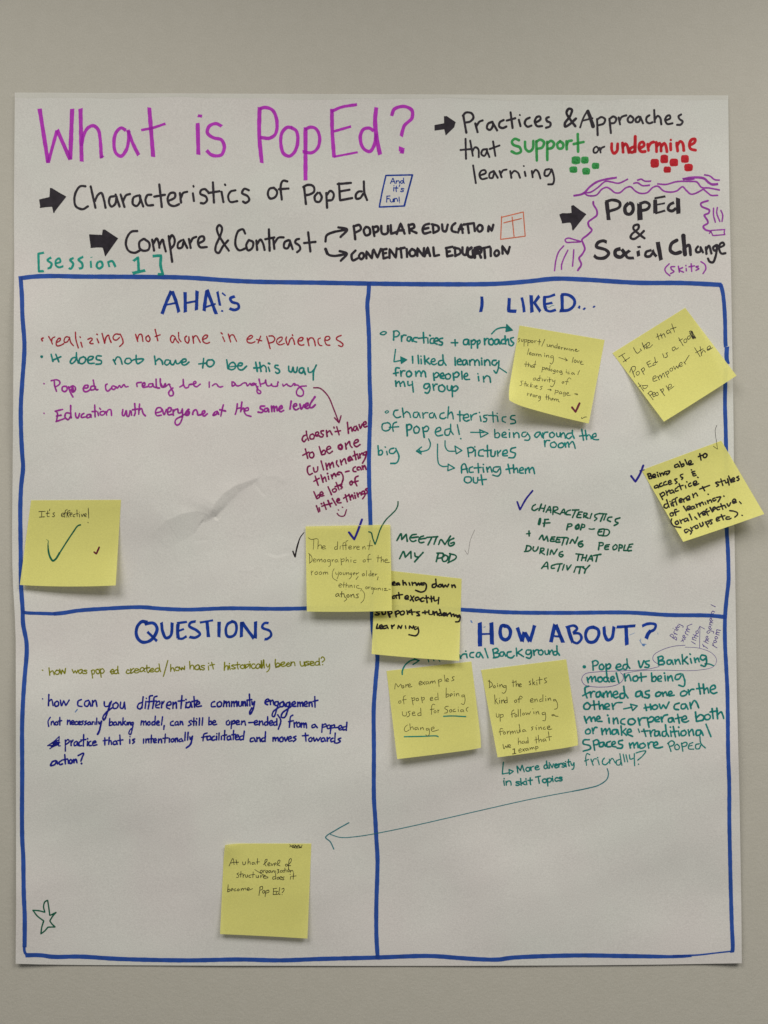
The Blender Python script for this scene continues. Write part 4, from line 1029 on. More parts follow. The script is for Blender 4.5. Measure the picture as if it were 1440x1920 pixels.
for lb, s in (("green word CHARACTERISTICS", """
395,245 370,260 360,290 380,305 420,285; 455,240 430,305; 495,250 475,315; 445,280 485,285; 500,322 538,265 548,325; 515,300 550,300; 575,270 568,345; 575,270 610,270 620,290 580,312 640,342; 640,345 680,290 690,340; 655,325 690,325; 745,300 715,310 700,340 745,348;
795,305 765,375; 765,300 830,298; 830,320 810,370 850,375; 825,320 865,320; 820,345 850,345; 880,330 875,375; 885,330 912,335 900,355 885,360 922,382; 958,335 940,385; 1030,335 990,350 990,370 1010,385 985,405; 1075,340 1045,412; 1035,335 1108,340; 1100,345 1078,400; 1160,370 1125,375 1115,400 1145,415; 1240,378 1195,395 1195,415 1222,430 1182,455"""),
    ("green words IF POP-ED", """w24 442,388 430,440; 490,395 480,465; 486,395 525,393; 470,432 540,427; 720,440 708,498; 718,440 755,440 760,455 715,470; w16 825,442 798,465 800,488 825,480 832,450; 862,440 845,498; 860,440 885,450 885,470 850,475; w11 930,487 955,492 985,488;
1040,495 1020,520 1025,550 1060,552; 1030,495 1075,488; 1022,520 1058,515; 1085,490 1075,548; 1080,490 1125,500 1135,525 1110,555 1060,558"""),
    ("green words MEETING PEOPLE", """305,538 342,532; 330,508 332,560; 432,592 462,552 478,600 !510,560 520,612; 560,570 545,610 585,612; 558,570 590,568; 552,590 580,590; 615,572 600,618 640,620; 612,572 645,575; 608,595 635,597; 682,580 660,652; 650,574 712,576; 724,582 705,642;
740,632 765,595 !790,635 !818,570; 865,610 830,625 825,655 850,668 870,650 860,638 835,640; 1035,625 1025,698; 1030,625 1070,630 1070,650 1030,660; 1135,645 1095,655 1090,690 1125,692; 1095,670 1125,665; 1195,645 1170,670 1175,695 1205,685 1210,655 1195,645; 1235,645 1228,708; 1235,645 1262,655 1260,675 1232,678; 1290,650 !1275,705 1305,705; 1335,645 1318,705 1355,705; 1332,645 1368,640; 1325,672 1355,668"""),
    ("green words DURING THAT", """310,655 295,712; 305,655 345,665 350,690 325,710 285,715; 375,668 370,700 392,712 415,690 422,668; 450,680 438,735; 450,680 480,685 475,705 445,712 485,745; 522,690 512,750; 540,745 555,700 !578,745 !612,690; 665,715 638,725 632,755 655,768 672,750 645,742;
830,740 815,805; 800,738 860,745; 872,745 855,805; 908,750 895,805; 860,778 902,775; 915,812 955,755 965,808; 930,790 962,788; 1015,750 1000,815; 975,755 1050,742"""),
    ("green word ACTIVITY", """455,885 510,820 520,890; 475,865 520,862; 590,845 555,860 555,882 585,882; 640,845 618,912; 598,842 662,836; 682,845 665,900; 708,855 !715,900 !752,848; 800,868 780,922; 845,870 830,935; 808,868 878,868; 868,875 895,892; 937,852 898,895 885,930""")):
    hand('forest', lb, (H1, 12.5, s))
trace(H1, 'tick_mark', 'tick_blue', 16, "212,217 !240,297 300,190 366,107", P_, label='blue tick left of CHARACTERISTICS')
J1 = (680, 930, 6)
hand('forest', 'green word MEETING', (J1, 15, """
385,502 432,425 !440,492 !490,428 !502,510; 605,430 555,440 530,480 560,512 600,500; 545,470 625,460; 685,448 645,465 630,500 650,525 690,518; 640,485 712,474; 778,465 735,550; 722,465 845,456; 832,462 802,542; 855,545 880,490 !925,545 !988,450; 1025,475 978,500 965,540 985,562 1030,540 1030,522 990,532"""))
hand('forest', 'green words MY POD', (J1, 15, """
415,705 460,625 !480,690 !542,622 !545,700; 585,640 595,680 628,685; 680,635 620,700 585,740; 850,650 828,738; 835,642 905,648 898,688 842,702; 925,662 895,700 908,735 945,725 958,682 925,662; 988,650 968,742; 978,648 1050,672 1048,700 958,752"""))
trace(J1, 'tick_mark', 'pencil', 3.4, "1148,605 1180,656 !1184,655 1195,590 1212,495 1262,378", P_, label='thin grey tick right of MY POD')

# QUESTIONS lines
trace(D1, 'bullet', 'olive', 9, "92,510 98,514", P_)
wl(D1, 'olive', 9.5, [('how', 157, 556, 305, 540, 38), ('was', 357, 540, 495, 545, 36), ('pop', 532, 545, 650, 540, 42), ('ed', 700, 542, 778, 540, 36), ('created', 842, 540, 1155, 525, 36), ('/', 1180, 548, 1225, 546, 62), ('how', 1242, 525, 1382, 508, 36),
    ('has', 1412, 508, 1554, 508, 40), ('it', 1582, 508, 1650, 498, 40), ('historically', 1722, 508, 2142, 488, 38), ('been', 2188, 486, 2370, 470, 36), ('used?', 2410, 472, 2635, 464, 36)], wob=0.9, join=True, label='olive line asking how was pop ed created')
trace(D1, 'bullet', 'navy', 9, "93,768 97,771", P_)
hand('navy', 'navy line how can you differentiate community engagement', (D1, 11.5, """
152,730 148,832; 150,795 175,775 190,830; 225,790 205,805 210,835 235,830 238,800 225,790; 255,780 265,830 !285,785 !305,830 335,780; 445,775 415,790 415,830 450,838; 510,782 478,795 475,830 500,835 515,800; 515,790 530,835; 545,785 545,835; 545,810 570,782 585,838;
650,795 655,835 685,835 705,800; 715,790 685,870 660,940 645,962 638,935 665,895 720,850; 755,802 730,820 735,855 765,850 775,820 755,800; 798,798 795,848 815,855 830,800; 832,798 838,860;
990,802 960,815 950,850 975,860 995,825; 1000,750 990,852; 1025,792 1018,855; 1028,763 1031,766; 1085,740 1060,745 1055,800 1045,860; 1125,745 1100,755 1095,800 1085,855; 1040,795 1120,788; 1115,830 1150,815 1145,790 1120,805 1115,845 1145,850; 1170,795 1165,850; 1170,820 1190,790;
1215,830 1250,820 1245,795 1220,805 1212,845 1240,860; 1270,800 1268,855; 1270,825 1295,800 1300,855; 1350,740 1340,855; 1315,790 1372,785; 1388,800 1382,850; 1384,774 1388,777"""), (D2, 10.5, """
65,702 40,715 40,745 65,745 75,710; 75,705 85,745; 100,660 105,745; 85,700 130,690; 120,725 145,715 140,700 120,712 122,740 160,735; 265,700 242,710 240,740 270,740; 305,700 285,715 290,740 315,735 318,710 305,700; 340,695 335,740; 340,715 355,700 360,740; 360,715 378,700 382,740;
400,700 398,740; 400,715 415,700 420,740; 420,715 438,698 442,738; 455,700 458,735 475,735 480,700; 490,700 490,735; 492,715 505,700 510,735; 523,700 525,735; 540,640 545,735; 520,690 560,685; 560,700 565,725 580,700; 582,700 570,760 545,802 542,785 560,750;
665,705 695,695 690,680 670,690 665,715 685,725; 705,690 708,725; 708,705 725,688 735,725; 770,700 745,705 745,730 765,728 772,705 755,770 735,820 722,815 730,780 785,740; 810,700 785,715 785,740 808,738 815,710 825,740;
860,705 835,715 838,740 858,735 862,710 845,770 820,825 795,825 800,795 870,740; 880,725 905,715 900,700 880,712 882,735 910,738; 925,705 925,740; 925,720 940,705 945,738; 945,720 960,705 965,738; 975,725 1000,715 993,700 975,712 978,735 1000,738; 1015,705 1015,738; 1015,720 1032,703 1040,740; 1060,660 1062,745; 1045,700 1085,690"""))
hand('navy', 'navy line about the banking model', (D1, 10.5, """
165,935 145,970 150,1018; 175,975 172,1005; 172,990 190,970 200,1005; 225,975 208,985 212,1003 230,1000 232,982; 250,935 250,1005; 238,970 268,965; 320,960 318,1000; 320,980 338,962 345,1000; 355,985 378,978 372,965 355,972 358,998 378,998; 405,972 388,980 390,1000 408,1000; 415,988 438,980 430,970 415,980 420,1000 438,1000;
462,968 445,975 460,990 445,1003; 490,968 475,975 488,990 472,1003; 520,977 502,985 505,1002 520,998; 524,980 530,1000; 543,975 543,1000; 543,985 555,975; 567,978 567,1000; 583,942 582,1000; 600,975 605,995 622,975; w15 625,970 605,1060 590,1088;
700,945 695,1010; 697,985 720,975 725,1000 700,1010; 750,977 735,985 735,1005 752,1003; 757,980 765,1005; 780,975 778,1005; 780,990 795,975 802,1005; 820,940 815,1005; 840,970 818,990; 825,988 842,1005; 856,980 854,1005; 868,980 868,1003; 868,990 882,978 888,1003; 910,980 895,985 893,1003 910,1000; 912,985 900,1050 885,1090 872,1080 885,1045 900,1035;
985,965 980,1005; 983,985 1000,968 1005,1005; 1005,985 1022,968 1028,1005; 1055,972 1040,985 1045,1005 1062,1000 1060,975; 1098,972 1080,985 1082,1005 1100,1000; 1110,925 1105,1005; 1120,990 1145,980 1138,968 1120,980 1125,1003 1145,1005; 1175,930 1165,1005; 1190,1010 1185,1045;
1270,970 1250,980 1248,1005 1275,1008; 1305,972 1288,985 1290,1005 1310,1000; 1312,975 1318,1005; 1335,970 1333,1003; 1335,985 1350,972 1358,1003"""), (D2, 9.8, """
80,850 60,860 78,880 55,893; 100,830 98,890; 85,860 115,855; 120,860 118,888; 121,836 123,838; 145,830 142,888; 170,828 165,888; 220,825 218,885; 218,865 235,855 240,878 218,885; 250,870 272,862 265,850 250,860 255,885 282,880;
375,850 358,862 362,885 380,882 385,860; 400,855 395,915; 400,865 420,850 425,870 400,880; 435,870 460,862 452,850 435,860 440,882 465,880; 480,855 478,885; 480,868 500,855 510,888; 535,868 575,865; 580,870 605,862 598,850 580,860 585,885 610,880; 620,855 620,888; 620,870 640,855 648,885; 680,860 662,868 665,888 682,885; 685,820 686,886;
700,875 725,865 718,852 700,862 705,888 725,885; 752,860 735,868 738,890 752,885; 758,835 758,888; 765,805 790,850 770,920; 885,808 868,820 862,860 858,905; 850,860 890,852; 895,865 898,905; 898,880 915,862; 935,865 918,878 922,902 940,898 942,872; 955,870 952,905; 955,885 970,870 975,905; 975,885 988,870 995,910;
1060,880 1038,890 1040,908 1060,902; 1062,885 1080,908; 1120,880 1115,945; 1120,890 1145,878 1150,895 1122,905; 1175,885 1158,895 1162,915 1180,910 1182,890; 1190,890 1182,955; 1190,895 1215,885 1215,905 1190,910; 1220,908 1245,905; 1250,915 1275,905 1268,890 1250,900 1255,925 1280,922; 1303,900 1285,905 1285,925 1305,922; 1315,865 1310,930"""))
hand('navy', 'navy line practice that is intentionally facilitated and moves towards', (D1, 11, """
300,1140 300,1240; 300,1155 325,1135 335,1155 305,1180; 350,1145 352,1190; 352,1165 370,1140; 400,1150 380,1165 382,1190 400,1185 408,1155; 408,1155 415,1190; 445,1150 425,1160 425,1190 448,1190; 465,1090 462,1195; 440,1140 485,1135; 500,1150 498,1190; 499,1127 501,1130; 530,1150 512,1162 515,1190 535,1188; 545,1170 575,1160 568,1148 548,1158 550,1188 585,1182;
655,1120 655,1185; 640,1147 680,1140; 695,1115 690,1180; 690,1155 708,1145 716,1180; 755,1147 732,1158 735,1180 755,1178; 758,1150 768,1178; 790,1095 795,1180; 770,1145 818,1138; 880,1132 880,1170; 881,1108 883,1111; 925,1130 905,1140 922,1155 905,1172;
1005,1130 1003,1170; 1025,1130 1025,1165; 1025,1145 1045,1128 1052,1165; 1075,1095 1072,1165; 1058,1130 1090,1128; 1095,1150 1120,1142 1112,1128 1095,1138 1098,1162 1120,1162; 1140,1130 1138,1165; 1140,1145 1160,1130 1168,1165; 1200,1085 1195,1165; 1178,1125 1225,1120; 1237,1125 1236,1160; 1270,1125 1252,1138 1258,1158 1275,1150 1275,1130;
1290,1125 1290,1158; 1290,1140 1305,1122 1312,1155; 1345,1127 1325,1138 1328,1155 1345,1150; 1348,1130 1358,1152; 1380,1070 1375,1145; 1405,1070 1400,1140; 1420,1110 1425,1135 1440,1110; w14 1445,1105 1425,1180 1388,1212"""), (D2, 10, """
205,950 180,960 172,1012; 160,985 212,975; 225,972 205,982 208,1005 228,1000; 230,975 238,1005; 262,975 245,985 248,1008 268,1003; 280,975 280,1005; 281,955 283,957; 300,950 298,1005; 318,975 318,1003; 345,930 342,1005; 328,970 360,965; 385,972 365,982 368,1005 385,1000; 388,975 395,1003; 415,930 412,1003; 400,965 430,960;
430,985 455,978 448,965 430,975 435,1003 458,1000; 485,972 465,982 468,1005 485,1000; 500,935 492,1003; 575,987 550,995 550,1018 572,1015; 578,990 588,1018; 600,985 600,1018; 600,1000 620,985 628,1018; 660,987 640,995 642,1018 660,1012; 668,940 665,1018;
728,985 728,1015; 728,1000 742,985 748,1012; 748,998 765,985 770,1015; 800,980 782,995 785,1018 805,1015 808,988; 820,985 828,1015 !845,980; 850,1000 875,990 868,978 850,988 855,1015 880,1010; 910,975 890,985 910,998 890,1018; 985,950 990,1015; 960,972 1008,968; 1030,985 1012,998 1018,1018 1035,1012 1038,992;
1050,985 1058,1015 !1075,990 !1085,1015 1105,985; 1130,987 1112,998 1115,1018 1130,1015; 1135,990 1145,1015; 1158,985 1160,1015; 1160,1000 1180,985; 1205,990 1188,1000 1190,1020 1208,1015; 1222,950 1218,1020; 1268,990 1245,1000 1262,1015 1240,1030 1215,1028"""))
hand('navy', 'navy word action with question mark', (D1, 12, """
215,1325 185,1335 168,1370 205,1360 222,1330 230,1355; 265,1325 245,1340 250,1362 275,1355; 295,1270 300,1355; 270,1320 320,1310; 325,1320 328,1350; 350,1315 335,1328 340,1350 358,1345 360,1322; 375,1315 378,1345; 378,1330 395,1312 405,1345; 415,1280 465,1258 450,1300 440,1330; 444,1350 447,1353"""))
trace(D1, 'scribble', 'navy', 9, "140,1192 200,1150 245,1108; 245,1108 !240,1195 255,1192; 155,1182 215,1148 240,1140; 160,1218 205,1188 250,1162; 170,1197 225,1186 150,1190; 178,1168 232,1176 185,1202; 190,1180 235,1158 205,1170 232,1185; 195,1190 240,1170; 185,1172 225,1150", P_, label='navy crossed-out scribble before practice')

# HOW ABOUT lines
N6v = (690, 1150, 6)
hand('teal', 'teal words ending rical Background, their start under a note', (E1, 14.5, """
-112,408 -95,448; -95,430 -75,402 -48,396; -33,396 -25,440; -42,364 -38,367; 50,378 12,388 10,428 48,436; 122,378 90,385 80,425 110,430 125,390; 128,390 155,440; 175,335 210,440;
265,350 280,440; 262,345 310,335 325,360 290,385; 285,385 335,395 330,425 270,440; 385,372 350,380 345,415 375,420 390,385; 392,380 410,420; 470,370 430,380 430,425 475,440 505,415; 528,330 535,420; 592,346 535,385; 545,385 612,428; 690,352 645,355 640,395 675,400 695,365; 695,355 700,410 680,445 640,435;
720,355 730,410; 728,380 750,352 775,350; 810,352 780,365 785,400 815,405 830,375 810,350; 850,360 860,400 888,395 890,352; 897,360 905,400; 905,380 930,352 945,400; 985,365 950,375 950,405 980,405 990,370; 985,305 990,370 1015,410"""))
trace(N6v, 'pen_tail', 'teal', 11, "665,470 684,548; 730,500 742,534; 785,500 808,540", P_)
trace(E2, 'bullet', 'teal', 27, "72,624 78,626", P_)
hand('teal', 'teal line Pop ed vs Banking', (E2, 12.5, """
150,575 155,655; 145,580 180,568 200,590 185,610 155,618; 235,600 212,615 215,645 240,648 252,625 235,600; 270,600 275,675; 272,615 300,598 312,615 298,640 275,640; 368,630 405,618 395,600 370,608 362,640 385,652 415,645; 460,602 430,608 425,640 450,648 465,615; 458,552 465,610 485,640;
562,572 582,632 !612,570; 660,570 625,580 635,600 658,610 650,630 620,628; 740,535 745,605; 735,540 775,530 785,550 750,570; 750,570 790,575 795,595 745,608; 850,562 822,570 825,600 850,598 860,570; 862,565 875,605; 890,560 897,600; 897,580 920,558 940,600; 955,515 962,600; 1000,535 962,575; 975,570 1010,600;
1030,550 1040,590; 1024,508 1030,514; 1065,545 1075,585; 1075,565 1095,545 1110,580; 1165,525 1130,520 1120,550 1145,565 1170,545; 1172,530 1175,585 1160,620 1125,610"""))
trace(E2, 'pen_tail', 'teal', 11, "1160,598 1200,600 1240,616", P_)
hand('teal', 'teal line model not being', (E2, 12.5, """
100,720 110,768; 112,740 135,712 145,760; 147,738 170,712 180,755; 222,717 200,725 200,755 225,760 240,735 222,715; 280,717 255,722 250,750 275,758 290,725; 275,680 285,740 300,762; 315,740 345,730 335,712 315,722 318,752 350,755; 362,680 385,768;
435,690 445,752; 445,725 475,695 495,750; 545,705 515,720 518,750 548,750 558,725 545,705; 585,680 590,755; 560,722 632,712; 680,680 685,755; 685,730 710,710 722,730 710,755 685,755; 735,740 770,725 760,705 738,718 740,750 770,755; 800,705 805,752; 794,680 798,684;
825,710 830,752; 830,730 855,705 872,752; 945,687 900,700 895,735 925,735 948,702; 960,690 980,760 970,800 925,790"""))
hand('teal', 'teal line framed as one or the', (E2, 13, """
115,800 85,810 82,850 100,905; 60,885 125,852; 130,850 135,900; 135,870 155,845 170,848; 215,847 185,860 185,895 212,890 220,855; 222,855 235,895; 245,860 250,900; 250,875 275,845 285,895; 287,870 310,845 322,895; 335,880 375,865 365,845 340,855 335,885 355,905 380,895; 435,862 400,870 400,905 430,905 440,870; 430,800 440,860 468,905;
580,842 545,855 540,890 575,885 588,850; 590,850 600,895; 660,840 625,850 630,870 660,880 650,905 615,900; 745,850 720,865 722,890 752,885 765,862 745,850; 775,855 785,890; 785,870 805,850 820,885; 830,875 865,862 855,845 835,855 838,885 885,880; 975,840 945,855 945,885 985,880 1000,855 975,840; 1010,830 1020,875; 1020,850 1040,828 1062,828;
1105,775 1120,870; 1085,822 1150,815; 1145,780 1155,865; 1155,835 1180,815 1195,860; 1215,832 1255,815 1245,790 1215,805 1210,845 1235,865 1270,855"""))
K1 = (1080, 1290, 4.8)
hand('teal', 'teal line other, How can', (K1, 12.5, """
100,130 72,155 75,185 110,190 128,160 105,130; 160,115 168,192; 135,155 210,145; 205,120 215,190; 215,165 238,148 250,190; 260,175 300,160 290,140 262,150 262,185 300,190; 325,140 335,190; 335,165 360,135 415,130; 622,145 635,202; 668,145 675,195; 612,180 690,165; 715,150 690,165 692,188 720,190 735,165 715,150; 750,145 765,185 !785,150 !810,185 838,125;
930,135 890,150 885,185 925,195; 985,142 950,150 950,185 980,182 990,150; 992,150 1008,190; 1025,130 1035,185; 1035,160 1065,112 1085,130 1105,178"""))
trace(K1, 'drawn_arrow', 'teal', 12, "428,188 505,172; 490,146 !553,160 !510,203 !492,146", P_)
hand('teal', 'teal line we incorperate both', (K1, 13, """
75,255 95,315; 95,290 125,258 140,300; 140,282 162,260 175,300; 190,282 217,270 205,252 188,265 190,295 235,300; 295,270 300,315; 284,243 288,247; 335,270 340,322; 340,295 365,268 380,320; 440,275 410,285 405,315 440,328; 510,275 475,285 472,320 510,328 535,300 510,275; 560,270 575,335; 572,300 590,272 625,268;
640,265 658,352; 645,280 680,258 702,272 690,298 655,308; 715,290 750,275 740,258 715,268 715,300 750,302; 765,260 775,305; 772,280 795,247 825,240; 865,267 835,275 835,305 862,302 870,270; 872,270 885,305; 915,235 930,315; 895,275 955,262; 955,287 995,272 985,250 958,265 955,295 985,308 1015,295;
1075,215 1085,300; 1085,265 1120,240 1150,255 1145,285 1090,300; 1190,235 1160,250 1165,280 1195,282 1210,255 1190,235; 1225,185 1235,275; 1205,215 1275,205; 1268,180 1275,275; 1275,240 1305,215 1320,240 1330,275"""))
hand('teal', "teal line or make traditional", (K1, 12.5, """
112,367 87,385 90,410 120,410 130,385 110,365; 145,360 155,410; 155,385 170,355 190,355; 230,365 238,420; 240,395 265,365 275,415; 277,390 300,362 312,415; 365,372 330,380 330,415 358,410 370,380; 372,375 385,418; 405,340 412,425; 450,365 412,400; 425,398 455,425; 465,400 498,390 488,370 465,380 465,412 510,435; w10 560,368 572,400;
610,370 630,435; 590,390 650,385; 665,382 675,435; 675,405 690,380 710,377; 740,387 712,395 712,430 738,425 745,395; 748,390 758,430; 810,387 780,395 780,430 805,432 815,400; 805,330 815,400 835,435; 850,385 858,435; 848,350 852,354; 875,345 895,440; 858,395 910,388; 922,385 930,430; 923,350 927,354;
975,380 948,395 950,425 980,425 992,400 975,380; 1010,375 1020,430; 1020,400 1045,372 1060,425; 1120,377 1085,385 1085,425 1115,420 1125,385; 1128,385 1145,425; 1170,325 1215,438"""))
hand('teal', 'teal line Spaces more PopEd', (K1, 12.5, """
120,465 70,470 65,500 125,520 130,545 65,568; 155,475 168,560; 155,480 185,465 205,480 195,505 160,512; 245,487 215,495 212,525 240,525 250,495; 252,490 265,525; 310,480 280,492 280,525 312,528; 325,510 355,495 345,480 325,490 325,520 360,530; 420,470 385,480 385,500 420,515 410,540 370,540;
480,495 490,540; 490,515 513,492 525,540; 527,515 550,490 560,535; 605,495 575,510 578,540 610,535 625,515 605,495; 647,492 655,540; 655,510 670,487 695,487; 700,520 735,505 725,485 700,500 702,530 735,540 780,530; w10 830,495 855,570; w10 825,500 860,475 885,490 875,515 845,525; w9 910,505 890,520 895,550 920,552 932,530 912,505;
w10 950,495 962,568; w9 952,502 985,487 1000,500 990,520 958,528; w9 1052,490 1020,505 1015,545 1060,550; w8 1020,522 1045,516; w9 1110,502 1080,510 1080,545 1108,545 1122,515; w9 1115,435 1125,500 1165,540"""))
hand('teal', 'teal word friendly with question mark', (K1, 8.5, """
125,600 100,590 88,620 95,695; 78,657 115,642; 135,640 155,695; 148,665 165,637 185,638; 197,645 210,690; 193,624 197,628; 255,630 240,650 240,680 265,690 295,665; 300,640 305,680; 305,660 325,632 355,675; 395,642 365,655 368,690 395,690 405,650; 395,590 405,650 414,695; 425,595 440,665; 450,600 465,665; 480,600 490,640 520,630; 525,590 525,640 528,700; 540,585 580,572 628,567 600,610 555,650; 562,684 565,688"""))
L1 = (600, 1400, 2.6182)
trace(L1, 'drawn_arrow', 'grey_teal', 3.6, "w5 1410,108 1416,132 1408,160 1370,188 1310,205 1240,219; 1241,218.8 1120,241 1000,265 800,310 600,356 450,390 300,421 180,441 100,445 50,430; w5 142,373 80,408 28,445 50,466 68,503", P_, label='long thin arrow running left into the QUESTIONS box')
trace(L1, 'drawn_arrow', 'teal', 5.5, "900,76 !895,134 929,128; 928,112 !950,121 !930,135 !928,112", P_)
wl(L1, 'teal', 6, [('More', 968, 130, 1076, 112, 20), ('diversity', 1098, 108, 1250, 94, 19)], label='teal words More diversity')
wl(L1, 'teal', 6, [('in', 898, 190, 940, 188, 21), ('skit', 958, 190, 1042, 184, 20), ('Topics', 1062, 182, 1190, 166, 19)], label='teal words in skit Topics')
for s_ in ("845,345 905,385; 845,345 862,330 878,345 870,365; 875,368 895,355 908,372 900,385; 885,320 912,335; 892,332 880,312 888,300; 888,288 915,300; 872,276 875,279; 900,280 922,290; 908,286 898,268 925,272; 925,250 912,255 918,270 935,262; 925,240 965,262 962,272",
           "945,395 985,375; 955,370 968,402; 972,362 978,345 968,340 962,352 975,368 990,358; 985,325 1010,340; 992,330 982,312 990,305; 995,300 1020,312; 1002,303 992,285 1025,290; 1010,283 1000,262 1045,240",
           "1040,398 1075,420; 1045,375 1080,388; 1055,378 1048,358 1085,368; 1055,335 1100,352; 1065,358 1082,330; 1098,300 1080,305 1085,325 1102,318 1098,300",
           "1140,420 1150,445; 1145,432 1185,460; 1150,395 1190,415; 1170,400 1165,382 1195,395; 1180,370 1188,352 1175,350 1170,365 1185,382 1195,368",
           "1190,300 1178,312 1190,325 1205,312; 1192,298 1240,310 1235,325; 1205,280 1212,262 1200,260 1195,275 1210,290 1222,278; 1200,242 1225,250; 1210,245 1205,225 1232,230; 1215,208 1222,190 1210,188 1205,202 1218,218 1232,205; 1208,168 1235,175; 1215,168 1210,152; 1232,125 1218,135 1225,150 1240,142; 1230,122 1250,132; 1215,65 1255,85",
           "1228,430 1270,455; 1240,435 1232,415 1240,408; 1255,385 1240,392 1248,408 1265,400 1255,385; 1265,350 1250,358 1258,375 1275,365 1265,350; 1255,328 1290,340; 1268,332 1262,315 1292,318; 1270,310 1265,292 1302,298"):
    hand('purple_pen', None, (E2, 4.4, s_))
trace(E2, 'drawn_ring', 'purple_pen', 4, "985,430 880,440 780,470 700,520 694,562 740,600 790,612; w3 980,448 1100,455 1220,500 1265,560 1240,620 1100,655 750,655 560,662 430,685", P_, label='thin purple ring round Banking')
trace(E2, 'drawn_ring', 'purple_pen', 4, "750,622 650,645 450,660 200,670 80,690 52,735 70,780 120,800 300,803 390,775 425,735 420,695 398,676", P_, label='thin purple ring round model')
trace(E2, 'drawn_arrow', 'purple_pen', 4, "1112,460 1116,262; 1096,300 !1114,260 1160,285", P_)
S1 = (20, 1660, 6)
trace(S1, 'drawn_star', 'forest', 14, "!250,280 320,286 !385,303 370,240 385,185 !416,168 430,260 !440,338 470,325 !512,303 470,350 !440,400 465,435 !500,468 !420,470 380,515 !340,545 350,470 !372,400 300,345 !250,280", P_, label='five pointed green star')

# ------------------------------------------------------------------ sticky notes
GROUP = 'yellow sticky notes on the chart'
def make_note(n, label):
    c = n.px(np.array([0.5]), np.array([0.0]))[0]
    loc = lay_out(c[0], c[1], n.h(c[0], c[1]))
    root = thing('sticky_note', label, 'sticky note', tuple(loc), GROUP)
    k = 30
    U, V = np.meshgrid(np.linspace(0, 1, k + 1), np.linspace(0, 1, k + 1))
    p = n.px(U, V)
    h = n.h_uv(U, V, p[..., 0], p[..., 1])
    grid_mesh('note_paper', lay_out(p[..., 0], p[..., 1], h), k, k, MAT_NOTE, root, 0.0001)
    n.root = root
    NOTES.append(n)
    return root

v1 = (20, 920, 6)
n1 = Note([(58.3, 938), (226.7, 937.2), (216.9, 1097.6), (37.2, 1096.7)], 4, 9.5, bow=2.5)
r = make_note(n1, "yellow sticky note reading It's effective! with a big green tick, left edge of the chart")
hand('pen_dark', None, (v1, 5.4, """350,235 348,298; 315,235 388,232; 322,298 382,293; 418,225 410,270 415,292 435,288; 398,255 435,252; 440,205 436,225; 495,248 478,252 478,265 492,275 485,292 470,290; 572,275 595,270 598,255 582,252 570,272 578,292 600,290; 638,215 620,218 612,240 608,300; 598,252 628,248; 668,222 648,228 636,250 632,300; 655,298 640,262 668,240; 668,270 690,262 690,250 672,252 665,275 680,290; 722,265 705,272 702,290 722,292; 745,215 748,290; 730,262 762,258; 772,262 775,298; 771,240 773,243; 795,265 803,290 !820,260; 830,280 850,272 848,258 832,262 830,285 850,292; 872,195 878,308; 867,354 873,360"""), parent=r, surf=n1)
trace(v1, 'tick_mark', 'forest', 18, "t.2/.6/1/1/1/1 w19 402,550 422,562 420,600 425,680 445,750 475,788 505,770 550,700; w14 548,704 640,560 700,470 755,395 785,384", r, n1, label='big dark green tick')
trace(v1, 'tick_mark', 'tick_wine', 17, "938,690 !964,710 996,636", r, n1, label='small wine red tick')

v2 = (930, 540, 6)
n2 = Note([(974.2, 610.3), (1133.7, 637.5), (1104, 794), (950.5, 753)], 15, 5, bow=2.0, curl=(0, 1, 5, 0.5), corner=(0, 1, 4.5, -2.5))
r = make_note(n2, 'yellow sticky note about pedagogical activity, its lower left corner curling up')
hand('pen', None, (v2, 5, """270,565 252,570 265,590 252,608; 285,575 290,600 305,595 305,575; 318,575 315,655; 320,585 345,580 345,600 320,608; 360,580 358,650; 362,590 388,588 385,608 362,612; 405,585 395,605 410,615 420,600 408,588; 435,590 437,615; 437,600 455,590; 490,575 485,640; 468,600 505,605; 550,575 515,655;
575,630 580,655 600,655 605,635 610,660; 620,640 622,665; 622,650 640,640 648,668; 680,650 660,655 662,672 680,670; 690,625 685,680; 700,670 720,665 712,655 700,665 705,682 722,680; 735,665 738,690; 738,675 755,668; 768,672 770,695; 770,682 785,675 790,695 805,680 812,698; 825,680 828,700; 842,685 845,708; 845,695 865,690 872,710; 890,700 910,692 900,685 888,700 900,712 935,705"""), parent=r, surf=n2)
hand('pen', None, (v2, 5, """370,680 352,750; 375,740 395,732 390,722 375,732 380,750 395,750; 425,735 405,740 408,755 425,752; 430,738 438,758; 450,735 455,762; 455,750 470,740; 478,745 482,768; 482,755 500,745 510,770; 545,750 548,772; 547,733 549,736; 565,755 568,778; 568,765 588,755 595,782; 640,760 618,765 618,785 638,780; 645,765 645,820 625,855 608,842; 870,780 858,838; 890,805 878,825 890,838 905,825 892,808; 915,815 922,840 !940,815; 948,838 968,832 962,820 948,832 955,855 985,858"""), parent=r, surf=n2)
hand('pen', None, (v2, 5, """340,825 335,885; 318,855 362,858; 368,840 362,885; 365,870 382,862 390,890; 412,870 398,878 402,892 418,888; 420,875 428,895; 445,820 432,895; 420,862 450,858; 525,890 515,945; 525,898 548,895 545,912 522,918; 560,910 578,905 570,895 558,905 562,922; 595,905 582,912 590,925 602,915; 608,870 602,930; 630,912 615,920 622,935 635,925; 665,920 648,925 650,940 665,935; 668,925 660,960 640,960; 690,925 680,938 692,948 700,935 690,925; 735,930 715,938 720,952 738,945; 740,935 745,970 725,970; 790,935 792,955; 791,919 793,922; 825,945 808,950 812,965 830,965; 865,950 850,958 855,972 870,965; 872,955 885,975; 940,925 920,975"""), parent=r, surf=n2)
